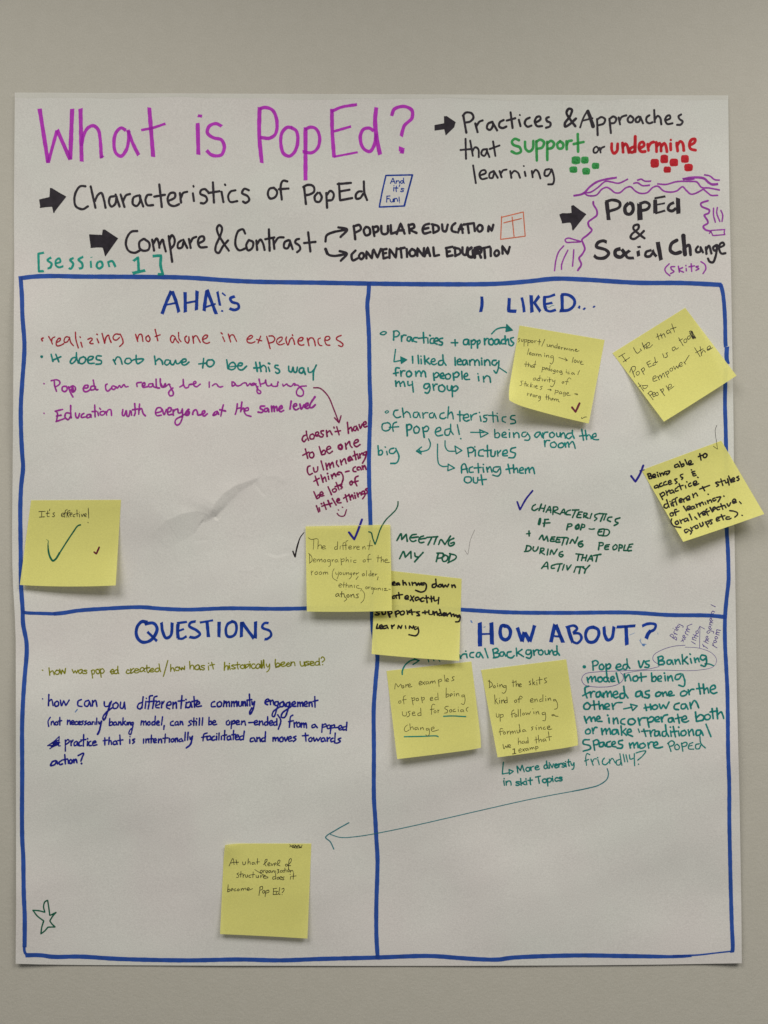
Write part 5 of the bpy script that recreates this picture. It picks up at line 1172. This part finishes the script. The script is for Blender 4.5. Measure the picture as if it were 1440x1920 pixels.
hand('pen', None, (v2, 5, """440,1010 420,1020 425,1038 442,1030; 445,1012 455,1040; 480,1018 465,1028 470,1042 485,1040; 495,980 490,1045; 475,1015 510,1012; 520,1020 522,1045; 540,1025 548,1048 !565,1022; 580,1028 582,1050; 581,999 583,1002; 605,1005 602,1060; 590,1030 625,1032; 635,1030 640,1050 655,1045; 665,1035 655,1080 630,1110 612,1100; 755,1050 742,1062 752,1072 765,1060 755,1050; 845,1025 825,1010 805,1030 790,1090; 775,1050 815,1055"""), parent=r, surf=n2)
hand('pen', None, (v2, 5, """305,1045 280,1050 290,1070 285,1095 268,1095; 330,1050 325,1105; 312,1078 345,1075; 345,1080 345,1105; 365,1080 352,1095 365,1108; 395,1065 385,1115; 410,1085 390,1100 408,1115; 430,1095 428,1120; 445,1110 465,1105 458,1095 445,1105 450,1125 468,1128; 525,1105 500,1110 515,1130 495,1145; 670,1145 662,1195; 672,1155 700,1155 695,1172 670,1178; 730,1165 712,1172 715,1190 732,1185; 735,1168 742,1192; 775,1170 758,1178 760,1195 778,1188; 782,1175 778,1212 755,1215; 795,1190 818,1185 810,1172 795,1185 802,1205 838,1205"""), parent=r, surf=n2)
hand('pen', None, (v2, 5, """355,1180 352,1212; 355,1195 375,1185; 385,1205 405,1200 398,1188 385,1200 390,1218; 425,1200 415,1215 428,1225 438,1210 425,1200; 450,1205 448,1230; 450,1215 468,1208; 500,1215 480,1220 482,1238 498,1232; 502,1220 495,1262 475,1272; 570,1195 568,1255; 555,1225 590,1225; 595,1205 588,1260; 590,1245 608,1235 612,1262; 625,1255 645,1248 638,1238 625,1250 630,1268; 655,1245 655,1272; 658,1258 675,1245 680,1272; 682,1258 700,1250 700,1275 718,1282"""), parent=r, surf=n2)
for q in ("705,780 805,813; 775,782 !805,814 782,820", "580,1140 624,1147; 606,1134 !625,1147 608,1156", "878,1190 920,1195; 896,1184 !908,1193 898,1202; 910,1187 !922,1196 910,1205"):
    trace(v2, 'drawn_arrow', 'pen', 5, q, r, n2)
trace(v2, 'tick_mark', 'tick_wine', 20, "855,1342 !896,1394 940,1296", r, n2, label='wine red tick')
trace(v2, 'tick_mark', 'pen_dark', 6, "962,1456 !966,1470 1000,1452 1018,1450", r, n2, label='tiny black tick')

v3 = (1130, 560, 5.3333)
n3 = Note([(1148.4, 662), (1284.7, 577), (1381, 704.4), (1244.8, 790.6)], 13, 8, power=1.5, bow=0.5)
r = make_note(n3, 'tilted yellow sticky note reading I like that Pop Ed, over the right border')
hand('pen_dark', None, (v3, 4.8, """160,582 222,545; 190,562 236,628; 205,632 270,588; 308,490 345,545 365,535 378,520; 375,500 390,520; 395,440 420,505; 440,450 405,480; 412,478 445,500; 440,482 470,455 462,435 438,455 440,485 465,490 500,460; 545,350 565,410; 535,385 580,365; 580,350 596,395; 588,375 610,350 628,385; 660,312 640,325 650,350 670,335; 668,315 685,345; 690,250 720,335; 675,305 735,285"""), parent=r, surf=n3)
hand('pen_dark', None, (v3, 4.8, """285,690 320,785; 270,735 295,682 325,680 325,710 300,740; 355,725 335,740 345,765 365,755 365,730 355,725; 385,705 415,760; 385,710 410,690 420,710 400,730; 440,640 465,685; 440,640 475,620; 450,660 480,648; 465,685 505,665; 525,635 505,650 510,668 530,655; 520,585 535,640 550,628; 600,550 615,590; 650,540 635,545 645,560 645,580 625,590; 718,480 695,495 705,520 725,505; 722,485 740,505 758,490; 760,390 805,470; 765,420 800,400; 830,400 812,415 820,440 840,430 840,405 830,400; 865,370 848,385 855,405 875,395 872,372 865,370"""), parent=r, surf=n3)
hand('pen_dark', None, (v3, 4.8, """355,840 410,925; 360,882 385,862; 395,868 425,868 450,868 438,890 412,898 400,875; 505,805 535,785 528,770 505,785 508,825 545,815; 550,775 568,812; 558,790 575,762 592,795; 590,780 605,745 625,785; 625,732 655,790; 630,745 652,722 662,742 642,760; 690,692 672,705 682,725 700,715 698,692; 708,675 725,705 !738,672 !755,695 765,655; 770,670 795,650 788,635 768,650 772,680 800,670; 812,630 830,655; 822,635 840,605 865,565; 920,490 975,580; 975,478 990,570; 930,540 1005,500; 990,545 1010,515 1030,535; 1045,512 1078,490 1070,472 1048,487 1050,515 1098,490"""), parent=r, surf=n3)
hand('pen_dark', None, (v3, 4.8, """455,945 505,1010; 450,950 480,925 500,940 480,965; 500,965 525,950 515,935 500,950 508,980 530,970; 545,935 528,950 540,970 558,955 548,935; 575,905 620,970; 578,915 605,900 608,920 590,935; 635,870 665,922; 660,890 690,875 680,855 658,870 665,905 712,878"""), parent=r, surf=n3)
trace(v3, 'scribble', 'pen_dark', 6, "868,325 905,400; 878,320 915,395; 890,335 908,402; 885,322 932,392; 872,345 900,398; 895,325 925,398", r, n3)

v4 = (1160, 780, 5.1429)
n4 = Note([(1203, 881.5), (1352.5, 826.3), (1433, 963.8), (1281, 1015.9)], 15, 11, power=1.4, bow=0.5)
r = make_note(n4, 'tilted yellow sticky note in thick black pen reading Being able to access, right border')
hand('felt_black', None, (v4, 11.5, """280,560 295,605; 278,560 305,555 310,572 290,582; 292,582 318,580 318,600 298,606; 330,585 355,575 348,560 330,570 335,595 360,590; 375,565 384,585; 371,543 375,547; 395,550 407,580; 403,565 420,548 434,570; 460,535 440,542 445,560 465,552; 470,532 492,530 485,550 465,568; 568,462 542,475 545,495 570,488; 572,465 587,490; 588,438 610,490; 605,470 625,460 630,478 608,490; 640,420 662,468; 672,460 700,448 695,430 675,440 680,470 718,462; 782,362 795,425; 768,392 820,372; 835,360 815,375 822,400 845,395 852,372 835,360"""), parent=r, surf=n4)
hand('felt_black', None, (v4, 11.5, """370,665 345,680 348,695 370,690; 375,668 387,692; 415,645 395,658 400,680 428,670; 455,630 435,645 440,665 468,658; 478,645 505,635 500,620 480,632 488,660 515,650; 562,605 540,612 552,628 565,638 548,652; 620,560 595,570 602,588 620,595 608,612; 699,518 705,521; 735,532 705,540 715,552 740,555 715,562 722,578 748,570"""), parent=r, surf=n4)
hand('felt_black', None, (v4, 11.5, """395,750 425,805; 400,755 430,735 445,755 420,775; 455,720 470,765; 465,740 487,715; 515,712 495,725 500,745 520,738; 522,715 537,740; 565,690 545,705 550,725 575,718; 582,652 605,710; 568,682 622,668; 642,670 650,695; 655,633 660,637; 695,645 675,658 680,680 705,670; 720,657 752,642 745,625 720,640 730,668 772,652; 760,588 768,594"""), parent=r, surf=n4)
hand('felt_black', None, (v4, 11.5, """470,845 442,855 440,880 465,887 482,862; 462,806 474,842 488,880; 504,845 514,868; 494,822 498,826; 535,800 515,815 532,870; 508,840 545,825; 565,785 548,795 562,858; 585,820 612,808 602,795 585,808 590,832 612,828; 620,800 632,830; 625,810 645,788; 655,805 685,790 675,770 655,785 660,812 688,805; 712,750 724,787; 720,767 744,742 762,770; 808,680 830,720; 780,705 878,668; 960,635 935,642 948,655 965,665 945,680; 985,605 1005,670; 965,640 1022,620; 1025,620 1035,645 1052,635; 1050,605 1066,665; 1060,578 1086,640; 1090,620 1118,608 1108,595 1090,608 1095,635 1120,628; 1156,580 1138,592 1160,602 1154,620 1142,622"""), parent=r, surf=n4)
hand('felt_black', None, (v4, 11.5, """515,930 495,945 505,965 528,955 518,930; 558,900 540,905 552,957; 528,935 582,915; 625,870 655,915; 660,895 690,880 680,868 658,882 668,905 692,898; 715,870 698,880 705,900 725,888; 725,870 738,890; 745,850 757,880; 750,862 772,845; 778,840 788,868; 785,850 805,830 820,855; 832,830 842,850; 860,752 866,756; 855,815 866,842; 862,825 885,808 898,832; 930,790 908,800 915,820 938,808; 945,785 985,780 975,800 958,828; 1012,770 1018,774"""), parent=r, surf=n4)
hand('felt_black', None, (v4, 11.5, """512,990 505,1020 530,1060 600,1075; 565,1010 545,1025 555,1045 578,1035 568,1010; 590,1000 605,1035; 598,1015 620,995; 650,985 630,998 640,1018 660,1005; 660,985 675,1010; 680,945 706,1000; 733,973 756,996; 765,935 785,975; 778,955 800,930; 810,945 835,932 825,918 808,930 815,955 838,950; 852,895 842,910 864,960; 832,932 875,915; 880,880 905,925; 910,905 935,890 925,878 908,890 915,915; 965,875 945,885 955,905 975,898; 985,845 1005,900; 962,880 1015,862; 1022,860 1036,885; 1045,845 1062,870 !1080,835; 1100,830 1130,815 1118,800 1098,815 1105,840 1135,830; 1165,825 1182,846"""), parent=r, surf=n4)
hand('felt_black', None, (v4, 11.5, """660,1090 635,1100 645,1125 668,1112; 672,1095 702,1118 692,1140; 695,1075 712,1105; 705,1085 725,1065; 755,1052 735,1062 745,1085 768,1075 758,1052; 780,1035 795,1065 815,1050 808,1025; 835,1020 865,1070; 840,1030 865,1010 872,1030 852,1045; 902,1000 880,1005 892,1020 902,1035 885,1042; 945,1000 970,985 960,975 942,988 948,1012 975,1005; 990,950 1010,1000; 965,975 1025,960; 1068,972 1040,975 1035,990 1060,995 1085,985; 1070,912 1112,918 1147,935 1142,955 1120,975; 1188,956 1194,959"""), parent=r, surf=n4)
trace(v4, 'drawn_arrow', 'pen_dark', 3.6, "948,88 932,130 934,180 944,250 953,318; 912,290 !953,320", r, Over(n4))
trace(v4, 'tick_mark', 'tick_blue', 18, "120,578 !162,634 205,560 238,476; w11 205,528 245,518", r, Over(n4), label='blue tick at its left corner')

v6 = (680, 930, 6)
n6 = Note([(704, 1067), (865.5, 1085), (861, 1239), (696.7, 1226.2)], 7, 6, bow=1.0)
r6 = make_note(n6, 'yellow sticky note reading supports and Learning in thick black, tucked under its neighbour')
hand('felt_black', None, (v6, 14, """300,985 318,1000; 335,985 362,978 355,965 335,975 335,1000 365,1002; 400,977 380,985 382,1000 402,995; 405,978 417,1000; 452,950 457,1000; 458,985 475,970 492,1000; 522,975 532,1003; 555,970 562,1005; 562,985 592,975 608,1005; 615,1003 628,978 !642,1003 658,975; 690,977 665,982 665,1000 690,998; 697,975 716,1000 705,1060 660,1080 595,1060; 815,987 785,1000 785,1025 815,1025 828,1000; 822,935 832,1000 850,1020; 870,992 855,1005 865,1025 885,1015 876,992; 895,992 910,1025 !930,1000 !950,1025 968,992; 1002,1000 1007,1030; 1008,1012 1030,1000 1043,1028"""), parent=r6, surf=n6)
hand('felt_black', None, (v6, 14, """358,1122 335,1132 335,1150 360,1148; 368,1120 382,1150; 405,1085 415,1155; 380,1117 450,1108; 475,1150 515,1140 505,1120 480,1130 478,1155 515,1160; 540,1120 572,1185; 577,1125 535,1175; 620,1137 590,1150 600,1175 625,1165; 628,1140 650,1180; 682,1142 655,1155 660,1185 690,1180; 715,1120 725,1200; 695,1150 742,1142; 770,1125 776,1190; 755,1155 800,1148; 800,1130 810,1180 840,1170; 857,1140 850,1215"""), parent=r6, surf=n6)
hand('felt_black', None, (v6, 14, """190,1296 150,1296 165,1315 190,1325 175,1338 140,1335; 215,1300 225,1330 255,1325 257,1300; w20 285,1302 306,1362; 285,1305 320,1295 330,1315 305,1330; 365,1300 378,1360; 370,1305 400,1290 415,1310 380,1330; 455,1292 425,1305 430,1335 460,1330 470,1305 455,1292; 497,1287 507,1330; 505,1305 530,1290; 545,1275 557,1335; 522,1310 590,1302; 640,1300 605,1307 628,1325 640,1343 610,1346; 700,1290 704,1326; 672,1312 736,1304;
745,1285 750,1330 785,1330 790,1295; 800,1300 806,1340; 808,1320 830,1300 842,1340; 882,1318 855,1325 860,1345 885,1340; 866,1275 892,1345; 900,1335 930,1325 922,1312 902,1325 908,1345 935,1342; 940,1315 952,1350; 955,1335 985,1312; 990,1322 1000,1355; 1002,1340 1025,1328 1030,1355 1050,1335 1058,1358; 1092,1340 1062,1350 1070,1366 1096,1352 1095,1385 1080,1412 1045,1415"""), parent=r6, surf=n6)
hand('felt_black', None, (v6, 14, """167,1440 !155,1490 192,1485; 195,1475 220,1465 215,1450 190,1460 195,1490 225,1490; 262,1457 230,1470 235,1490 265,1485; 270,1455 287,1490; 325,1455 331,1490; 332,1470 357,1450; 395,1490 !402,1455 !430,1490 442,1455; 481,1460 486,1490; 525,1490 !527,1460 !560,1490 572,1460; 602,1470 577,1480 590,1500 615,1490; 622,1475 630,1530 600,1570 520,1560"""), parent=r6, surf=n6)

v5 = (530, 930, 6)
n5 = Note([(573, 987), (731.7, 983.8), (735, 1145.2), (575.3, 1146.5)], 5.5, 7, base=1.6, bow=1.2)
r = make_note(n5, 'yellow sticky note reading The different Demographic of the room, across the middle line')
hand('pen', None, (v5, 4.6, """350,490 345,600; 290,470 320,488 385,480 400,490; 400,500 395,595; 395,570 415,550 435,555 438,590; 445,580 480,570 470,558 448,568 450,595 488,590; 605,567 585,577 588,600 610,595 615,570; 618,510 616,602; 648,560 645,600; 700,520 682,530 680,605; 665,560 722,552; 735,500 715,510 712,605; 745,582 775,572 765,560 745,568 748,595 780,592; 800,560 802,598; 802,580 825,562; 835,582 862,575 852,562 832,575 840,600 865,598; 900,570 902,600; 902,585 920,565 930,598; 985,500 968,605; 950,560 1015,558"""), parent=r, surf=n5)
hand('pen', None, (v5, 4.6, """302,650 305,755; 292,645 325,680 328,730 300,756; 345,725 370,718 362,705 345,715 348,740 375,740; 385,710 388,742; 390,725 408,708 415,742; 418,725 438,708 445,742; 475,712 460,725 468,742 485,735 478,712; 530,714 505,720 510,738 532,732; 535,715 535,780 515,795; 555,712 558,742; 558,725 575,712; 610,714 590,722 592,742 612,738; 615,715 625,745; 655,700 662,775; 660,715 690,705 690,730 662,738; 715,685 712,745; 715,728 735,715 742,745; 768,715 768,742; 767,688 769,691; 830,720 800,725 798,745 828,748;
925,714 905,724 908,742 930,735 928,714; 985,655 965,665 962,745; 945,712 1000,710; 1075,665 1070,745; 1058,695 1105,695; 1110,680 1108,745; 1110,725 1130,712 1138,742; 1150,730 1178,722 1170,708 1150,720 1155,745 1205,745"""), parent=r, surf=n5)
hand('pen', None, (v5, 4.6, """320,840 325,890; 325,862 345,840; 385,850 362,862 368,882 392,875 386,850; 430,850 410,862 415,882 438,875 432,850; 455,855 458,882; 460,868 478,852 482,882; 485,865 500,855 510,882; 580,815 560,860 565,920 615,955; 595,855 602,880 620,875; 632,850 625,900 610,935; 650,855 640,870 650,885 665,872 652,855; 680,858 685,885 702,880 705,858; 718,860 720,885; 722,872 740,860 745,885; 775,864 758,870 760,885 778,880; 780,865 768,915 745,935; 795,878 815,870 808,860 795,872 800,888; 828,862 830,890; 832,875 855,862; 850,905 825,940;
912,870 895,880 900,898 920,890 914,870; 945,835 942,902; 990,874 970,880 972,898 992,895; 990,838 995,900; 1005,885 1025,880 1018,868 1005,880 1010,898 1028,898; 1040,872 1042,900; 1045,885 1062,875; 1075,905 1065,945"""), parent=r, surf=n5)
hand('pen', None, (v5, 4.6, """628,1010 660,998 655,985 632,1000 640,1025 660,1022; 690,965 685,1030; 665,1000 710,998; 718,975 712,1030; 715,1010 735,1000 740,1030; 755,1000 757,1030; 758,1015 775,1002 782,1030; 805,1000 808,1030; 860,1005 832,1012 835,1032 880,1040; 890,1040 878,1068; 945,1018 932,1028 940,1045 955,1035 946,1018; 965,1020 968,1042; 968,1030 985,1020; 1015,1027 998,1032 1000,1048 1018,1042; 1022,1030 1015,1090 1005,1105; 1045,1032 1030,1038 1035,1052 1050,1045; 1052,1035 1060,1055; 1072,1035 1075,1058; 1076,1045 1095,1035 1100,1058; 1122,1038 1122,1060; 1140,1040 1165,1040 !1142,1062 1185,1062; 1190,1048 1215,1050"""), parent=r, surf=n5)
hand('pen', None, (v5, 4.6, """w7 620,1097 598,1108 602,1130 625,1120; w7 625,1098 638,1130; w8 665,1075 660,1135; w7 645,1102 690,1098; w7 690,1105 700,1140; 709,1051 712,1054; w7 740,1107 722,1118 730,1138 750,1128 740,1107; w7 765,1108 770,1138; w7 772,1120 795,1105 805,1140; w6 855,1100 830,1108 845,1125 850,1142 820,1145; 895,1060 920,1100 910,1170 878,1205; 705,1135 720,1160 690,1185"""), parent=r, surf=n5)
trace(v5, 'tick_mark', 'tick_blue', 22, "745,408 !806,488 850,380 893,263", r, Over(n5), label='blue tick across its top edge')
trace(v5, 'tick_mark', 'forest', 13, "968,402 995,412 1015,480 !1040,545 1060,490 1100,370 1160,270 1230,200 1272,155 1295,105 1298,62", r, Over(n5), label='long green tick')
trace(v5, 'tick_mark', 'felt_black', 15, "t1/1/1/1/.7/.5 115,622 !140,686 152,620 172,540 200,462 240,410", P_, SHEET, label='black tick left of the middle note')

n7 = Note([(724.7, 1258), (883.8, 1240.3), (903.8, 1403), (744.7, 1423.3)], 6.5, 5, bow=0.5, corner=(1, 1, -2, -1))
r = make_note(n7, 'yellow sticky note reading More examples of pop ed, two green underlines')
hand('pen', None, (N6v, 5, """300,855 312,790 !340,830 !370,795 385,838; 395,812 380,822 385,840 405,832 398,812; 425,800 425,832; 425,815 445,798; 455,815 478,805 470,792 452,805 458,828 495,822; 575,790 602,778 595,762 575,778 580,805 605,798; 612,770 640,802; 642,765 610,800; 670,767 652,775 655,795 675,788; 678,768 688,795; 700,765 702,790; 705,778 722,760 728,788; 730,775 748,758 758,785; 790,745 800,825; 792,755 820,740 830,758 800,772; 858,690 868,770; 880,755 905,745 898,732 878,745 885,768 910,762; 970,710 948,718 955,735 968,748 940,760"""), parent=r, surf=n7)
hand('pen', None, (N6v, 5, """362,982 345,992 350,1012 372,1002 366,982; 422,925 402,935 398,960 405,1020; 385,975 430,968; 492,945 508,1030; 495,958 525,950 525,972 502,980; 560,952 542,962 548,982 570,975 562,952; 600,940 612,1005; 602,955 630,945 632,968 608,978; 700,965 728,955 720,942 700,955 705,980 732,975; 780,942 755,950 755,972 782,968; 785,895 790,972; 880,840 878,945; 878,925 900,905 910,925 880,945; 925,925 950,915 942,902 922,915 930,938; 970,900 972,932; 967,878 970,881; 992,900 995,930; 996,915 1015,898 1025,928; 1080,917 1055,922 1058,940 1080,932; 1085,918 1092,980 1075,1025 1048,1015"""), parent=r, surf=n7)
hand('pen', None, (N6v, 5, """385,1105 395,1150 428,1150 432,1110; 475,1100 450,1110 470,1130 460,1155 440,1165; 500,1130 528,1120 520,1108 498,1120 505,1148 535,1145; 590,1117 562,1127 565,1150 592,1145; 592,1065 598,1150; 755,1030 735,1020 718,1040 715,1140; 700,1082 745,1075; 755,1092 742,1105 752,1120 768,1108 757,1092; 785,1085 788,1118; 788,1100 800,1088; 905,1045 872,1050 865,1070 895,1090 890,1115 862,1122; 935,1082 918,1090 922,1110 945,1102 938,1082; 980,1075 960,1085 962,1105 988,1102; 1015,1078 1018,1105; 1014,1053 1017,1056; 1060,1082 1042,1090 1045,1108 1065,1100; 1068,1082 1078,1108; 1128,1055 1105,1075 1118,1105"""), parent=r, surf=n7)
hand('pen', None, (N6v, 5, """445,1255 420,1275 408,1310 425,1330 465,1310; 470,1240 478,1310; 480,1290 500,1275 512,1305; 548,1282 528,1290 532,1310 555,1300; 558,1282 570,1310; 590,1285 592,1310; 595,1295 615,1282 625,1308; 680,1292 655,1298 660,1315 682,1308; 688,1295 690,1360 665,1380 650,1365; 712,1305 745,1292 738,1278 712,1292 720,1325 795,1310"""), parent=r, surf=n7)
trace(N6v, 'underline', 'teal', 12, "850,1158 950,1154 1100,1162", r, n7)
trace(N6v, 'underline', 'teal', 12, "408,1388 600,1384 775,1380 790,1388", r, n7)
trace(N6v, 'drawn_arrow', 'teal', 15, "385,688 386,650 420,580 480,532 530,520 575,530; w13 505,576 !576,532 520,508", r, Over(n7))

n8 = Note([(902, 1256.3), (1061.7, 1236.3), (1085.8, 1398.3), (933, 1420)], 9, 5, bow=0.5, corner=(1, 1, -2, -1))
r = make_note(n8, 'yellow sticky note reading Doing the skits kind of ending up following a formula')
hand('pen', None, (E1, 5.3, """225,690 228,775; 212,700 250,720 260,750 222,778; 285,752 270,762 278,778 295,768 287,752; 318,745 320,765; 314,729 317,732; 342,742 345,768; 346,755 365,738 375,765; 412,752 385,757 388,775 410,768; 415,755 412,810 390,838 368,832; 492,690 495,765; 482,715 520,710; 525,695 528,762; 530,745 548,730 555,760; 562,748 585,742 578,730 560,742 565,765 588,762; 690,700 672,708 685,722 690,740 672,742; 712,675 715,745; 735,710 716,728; 720,725 740,745; 758,715 762,745; 757,694 760,697; 790,655 792,735; 770,690 820,682; 870,665 845,675 855,695 870,712 845,725"""), parent=r, surf=n8)
hand('pen', None, (E1, 5.3, """285,855 290,960; 310,900 292,925; 295,925 325,960; 340,915 342,950; 337,893 340,896; 362,915 364,950; 366,930 385,912 395,945; 420,917 400,925 402,948 425,940; 422,880 428,945; 525,912 508,922 515,942 535,932 528,912; 598,885 575,870 560,890 560,945; 545,905 590,900; 690,925 718,912 710,898 688,910 692,938 720,935; 735,905 738,935; 740,920 758,902 768,930; 815,902 792,912 795,932 818,925; 828,855 828,930; 860,895 862,925; 857,871 860,874; 885,895 888,920; 890,908 908,890 918,918; 968,907 945,912 948,925 968,922; 970,908 992,960 985,1010 958,1018"""), parent=r, surf=n8)
hand('pen', None, (E1, 5.3, """302,1065 308,1105 330,1105 332,1070; 345,1075 348,1155; 347,1085 378,1078 380,1100 350,1112; 500,1025 480,1045 482,1110; 470,1075 515,1062; 525,1077 512,1088 520,1105 538,1095 528,1077; 550,1020 552,1100; 575,1018 578,1098; 610,1060 598,1070 605,1085 622,1075 613,1060; 635,1055 645,1080 !658,1058 !672,1078 690,1045; 725,1045 728,1070; 714,1011 717,1014; 750,1045 752,1075; 755,1058 772,1042 785,1075; 845,1052 820,1060 825,1080 850,1072; 855,1055 860,1110 850,1148 825,1145; 950,1077 928,1082 932,1092 952,1088; 955,1080 970,1095 998,1098"""), parent=r, surf=n8)
hand('pen', None, (E1, 5.3, """378,1240 352,1235 345,1270 352,1310; 332,1275 385,1262; 395,1272 382,1282 390,1300 408,1290 398,1272; 425,1265 430,1298; 430,1280 450,1262; 462,1268 465,1300; 468,1282 485,1265 492,1295; 495,1280 512,1262 520,1290; 535,1255 542,1285 560,1280 562,1250; 560,1185 575,1275; 615,1247 598,1255 602,1272 620,1265; 622,1248 640,1270; 720,1215 700,1222 712,1240 700,1255; 750,1220 755,1250; 757,1199 760,1202; 780,1220 785,1248; 788,1232 805,1218 815,1245; 850,1218 832,1228 838,1245 860,1240; 880,1230 905,1220 898,1205 878,1220 885,1245 930,1240"""), parent=r, surf=n8)
hand('pen', None, (E1, 5.3, """378,1412 390,1465 !410,1430 !425,1455 435,1415; 440,1440 462,1430 455,1415 438,1430 445,1450 468,1445; 550,1340 552,1415; 555,1390 572,1375 582,1405; 610,1377 592,1385 598,1402 618,1395; 620,1378 630,1402; 660,1374 640,1382 642,1398 662,1392; 657,1332 664,1400; 750,1330 755,1400; 735,1365 780,1352; 775,1310 785,1390; 788,1370 805,1355 815,1385; 845,1352 828,1360 832,1378 852,1370; 855,1352 865,1378; 890,1270 902,1370; 865,1335 925,1325"""), parent=r, surf=n8)
hand('pen', None, (E1, 5.3, """w8 490,1470 !510,1462 508,1518; w7 485,1522 525,1515; 560,1485 585,1475 578,1462 558,1475 562,1502 590,1495; 600,1465 622,1492; 622,1460 598,1490; 650,1457 632,1465 638,1482 655,1475; 658,1458 668,1480; 680,1450 685,1475; 688,1462 700,1448 708,1470; 710,1458 722,1445 732,1465; 745,1435 750,1480; 748,1442 770,1438 772,1455 750,1462"""), parent=r, surf=n8)

v9 = (390, 1560, 6.5455)
n9 = Note([(420.6, 1581.5), (583.7, 1581.7), (576.4, 1759.8), (412.6, 1751.4)], 3.5, 4, bow=-0.5, curl=(0, 0, 2.5, 0.3), corner=(0, 0, 1.5, 3))
r = make_note(n9, 'lone yellow sticky note reading At what level of, low in the QUESTIONS box')
hand('pen_dark', None, (v9, 5.6, """258,418 305,325 !320,400; 275,382 325,368; 345,340 355,400; 330,372 378,370; 425,365 432,400 452,398 462,365; 495,325 490,395; 492,375 512,362 520,395; 560,372 540,380 545,398 565,390; 568,372 580,398; 608,325 605,395; 590,368 632,365; 680,400 720,360 725,335 705,340 700,400 715,418; 735,400 760,388 752,375 735,388 738,412 765,412; 775,385 785,412 !803,385; 815,400 838,390 830,378 812,392 818,415; 845,410 880,370 882,345 862,350 855,400 885,415; 970,392 950,400 955,418 978,410 970,392; 978,410 1020,360 1020,325 1000,335 990,400 988,450; 985,412 1015,412"""), parent=r, surf=n9)
hand('pen_dark', None, (v9, 5.6, """655,467 640,480 648,500 668,490 658,467; 675,465 680,498; 682,480 702,465; 725,472 708,480 712,498 730,490; 732,472 722,510; 760,472 742,480 748,498 765,490; 768,472 778,498; 790,475 792,498; 795,485 810,472 818,498; 830,475 832,498; 850,460 870,462 858,478 872,490 850,505; 905,470 888,478 892,495 912,488; 915,470 925,495; 945,440 942,495; 925,470 960,465; 968,470 970,492; 992,455 982,470 988,490 1002,480 994,458; 1010,470 1012,495; 1015,480 1035,470 1048,495"""), parent=r, surf=n9)
hand('pen_dark', None, (v9, 5.6, """380,500 355,515 378,535 368,558 348,555; 405,480 400,555; 385,520 430,512; 430,520 432,558; 434,535 450,520; 460,525 465,555 482,552 485,525; 525,525 502,535 505,555 528,555; 555,490 550,558; 532,525 575,520; 590,530 595,558 615,555 618,530 622,560; 645,530 648,562; 650,545 668,530; 680,550 705,542 698,530 678,545 685,565 735,562; 820,547 795,555 798,580 825,572; 830,505 832,580; 865,552 848,562 852,580 872,572 866,552; 880,568 905,558 898,545 878,560 885,582 908,580; 935,550 912,560 925,570 932,585 910,585; 1015,545 1010,582; 1007,517 1010,520; 1050,505 1045,580; 1025,545 1082,538"""), parent=r, surf=n9)
hand('pen_dark', None, (v9, 5.6, """248,645 240,735; 242,715 262,700 272,718 245,735; 285,715 308,705 300,692 282,705 290,725; 340,695 320,705 322,722 348,718; 378,697 360,705 365,722 385,712 378,697; 405,695 408,718; 410,705 428,690 435,715; 438,702 458,688 465,712; 480,705 508,695 500,682 478,695 485,715 548,695; 640,670 625,780; 632,680 665,665 668,700 635,715; 690,717 670,728 675,750 695,742 690,717; 710,720 700,795; 712,725 742,712 748,735 708,750; 805,695 800,768; 798,695 845,690; 802,730 840,725; 800,768 838,765; 860,727 840,735 842,765 865,758; 880,680 872,765 887,762; 905,700 930,690 932,715 910,745; 907,767 911,770"""), parent=r, surf=n9)
trace(v9, 'strike_line', 'pen_dark', 5.5, "572,460 650,508 740,556", r, n9)
trace(v9, 'scribble', 'pen_dark', 6, "1002,155 1040,185; 1002,182 1060,158; 1040,160 1060,190 1075,160 1090,190 1105,160; 1030,188 1090,196 1150,190; 1115,158 !1120,188 1145,180 1155,160; 1060,175 1130,172", r, n9)
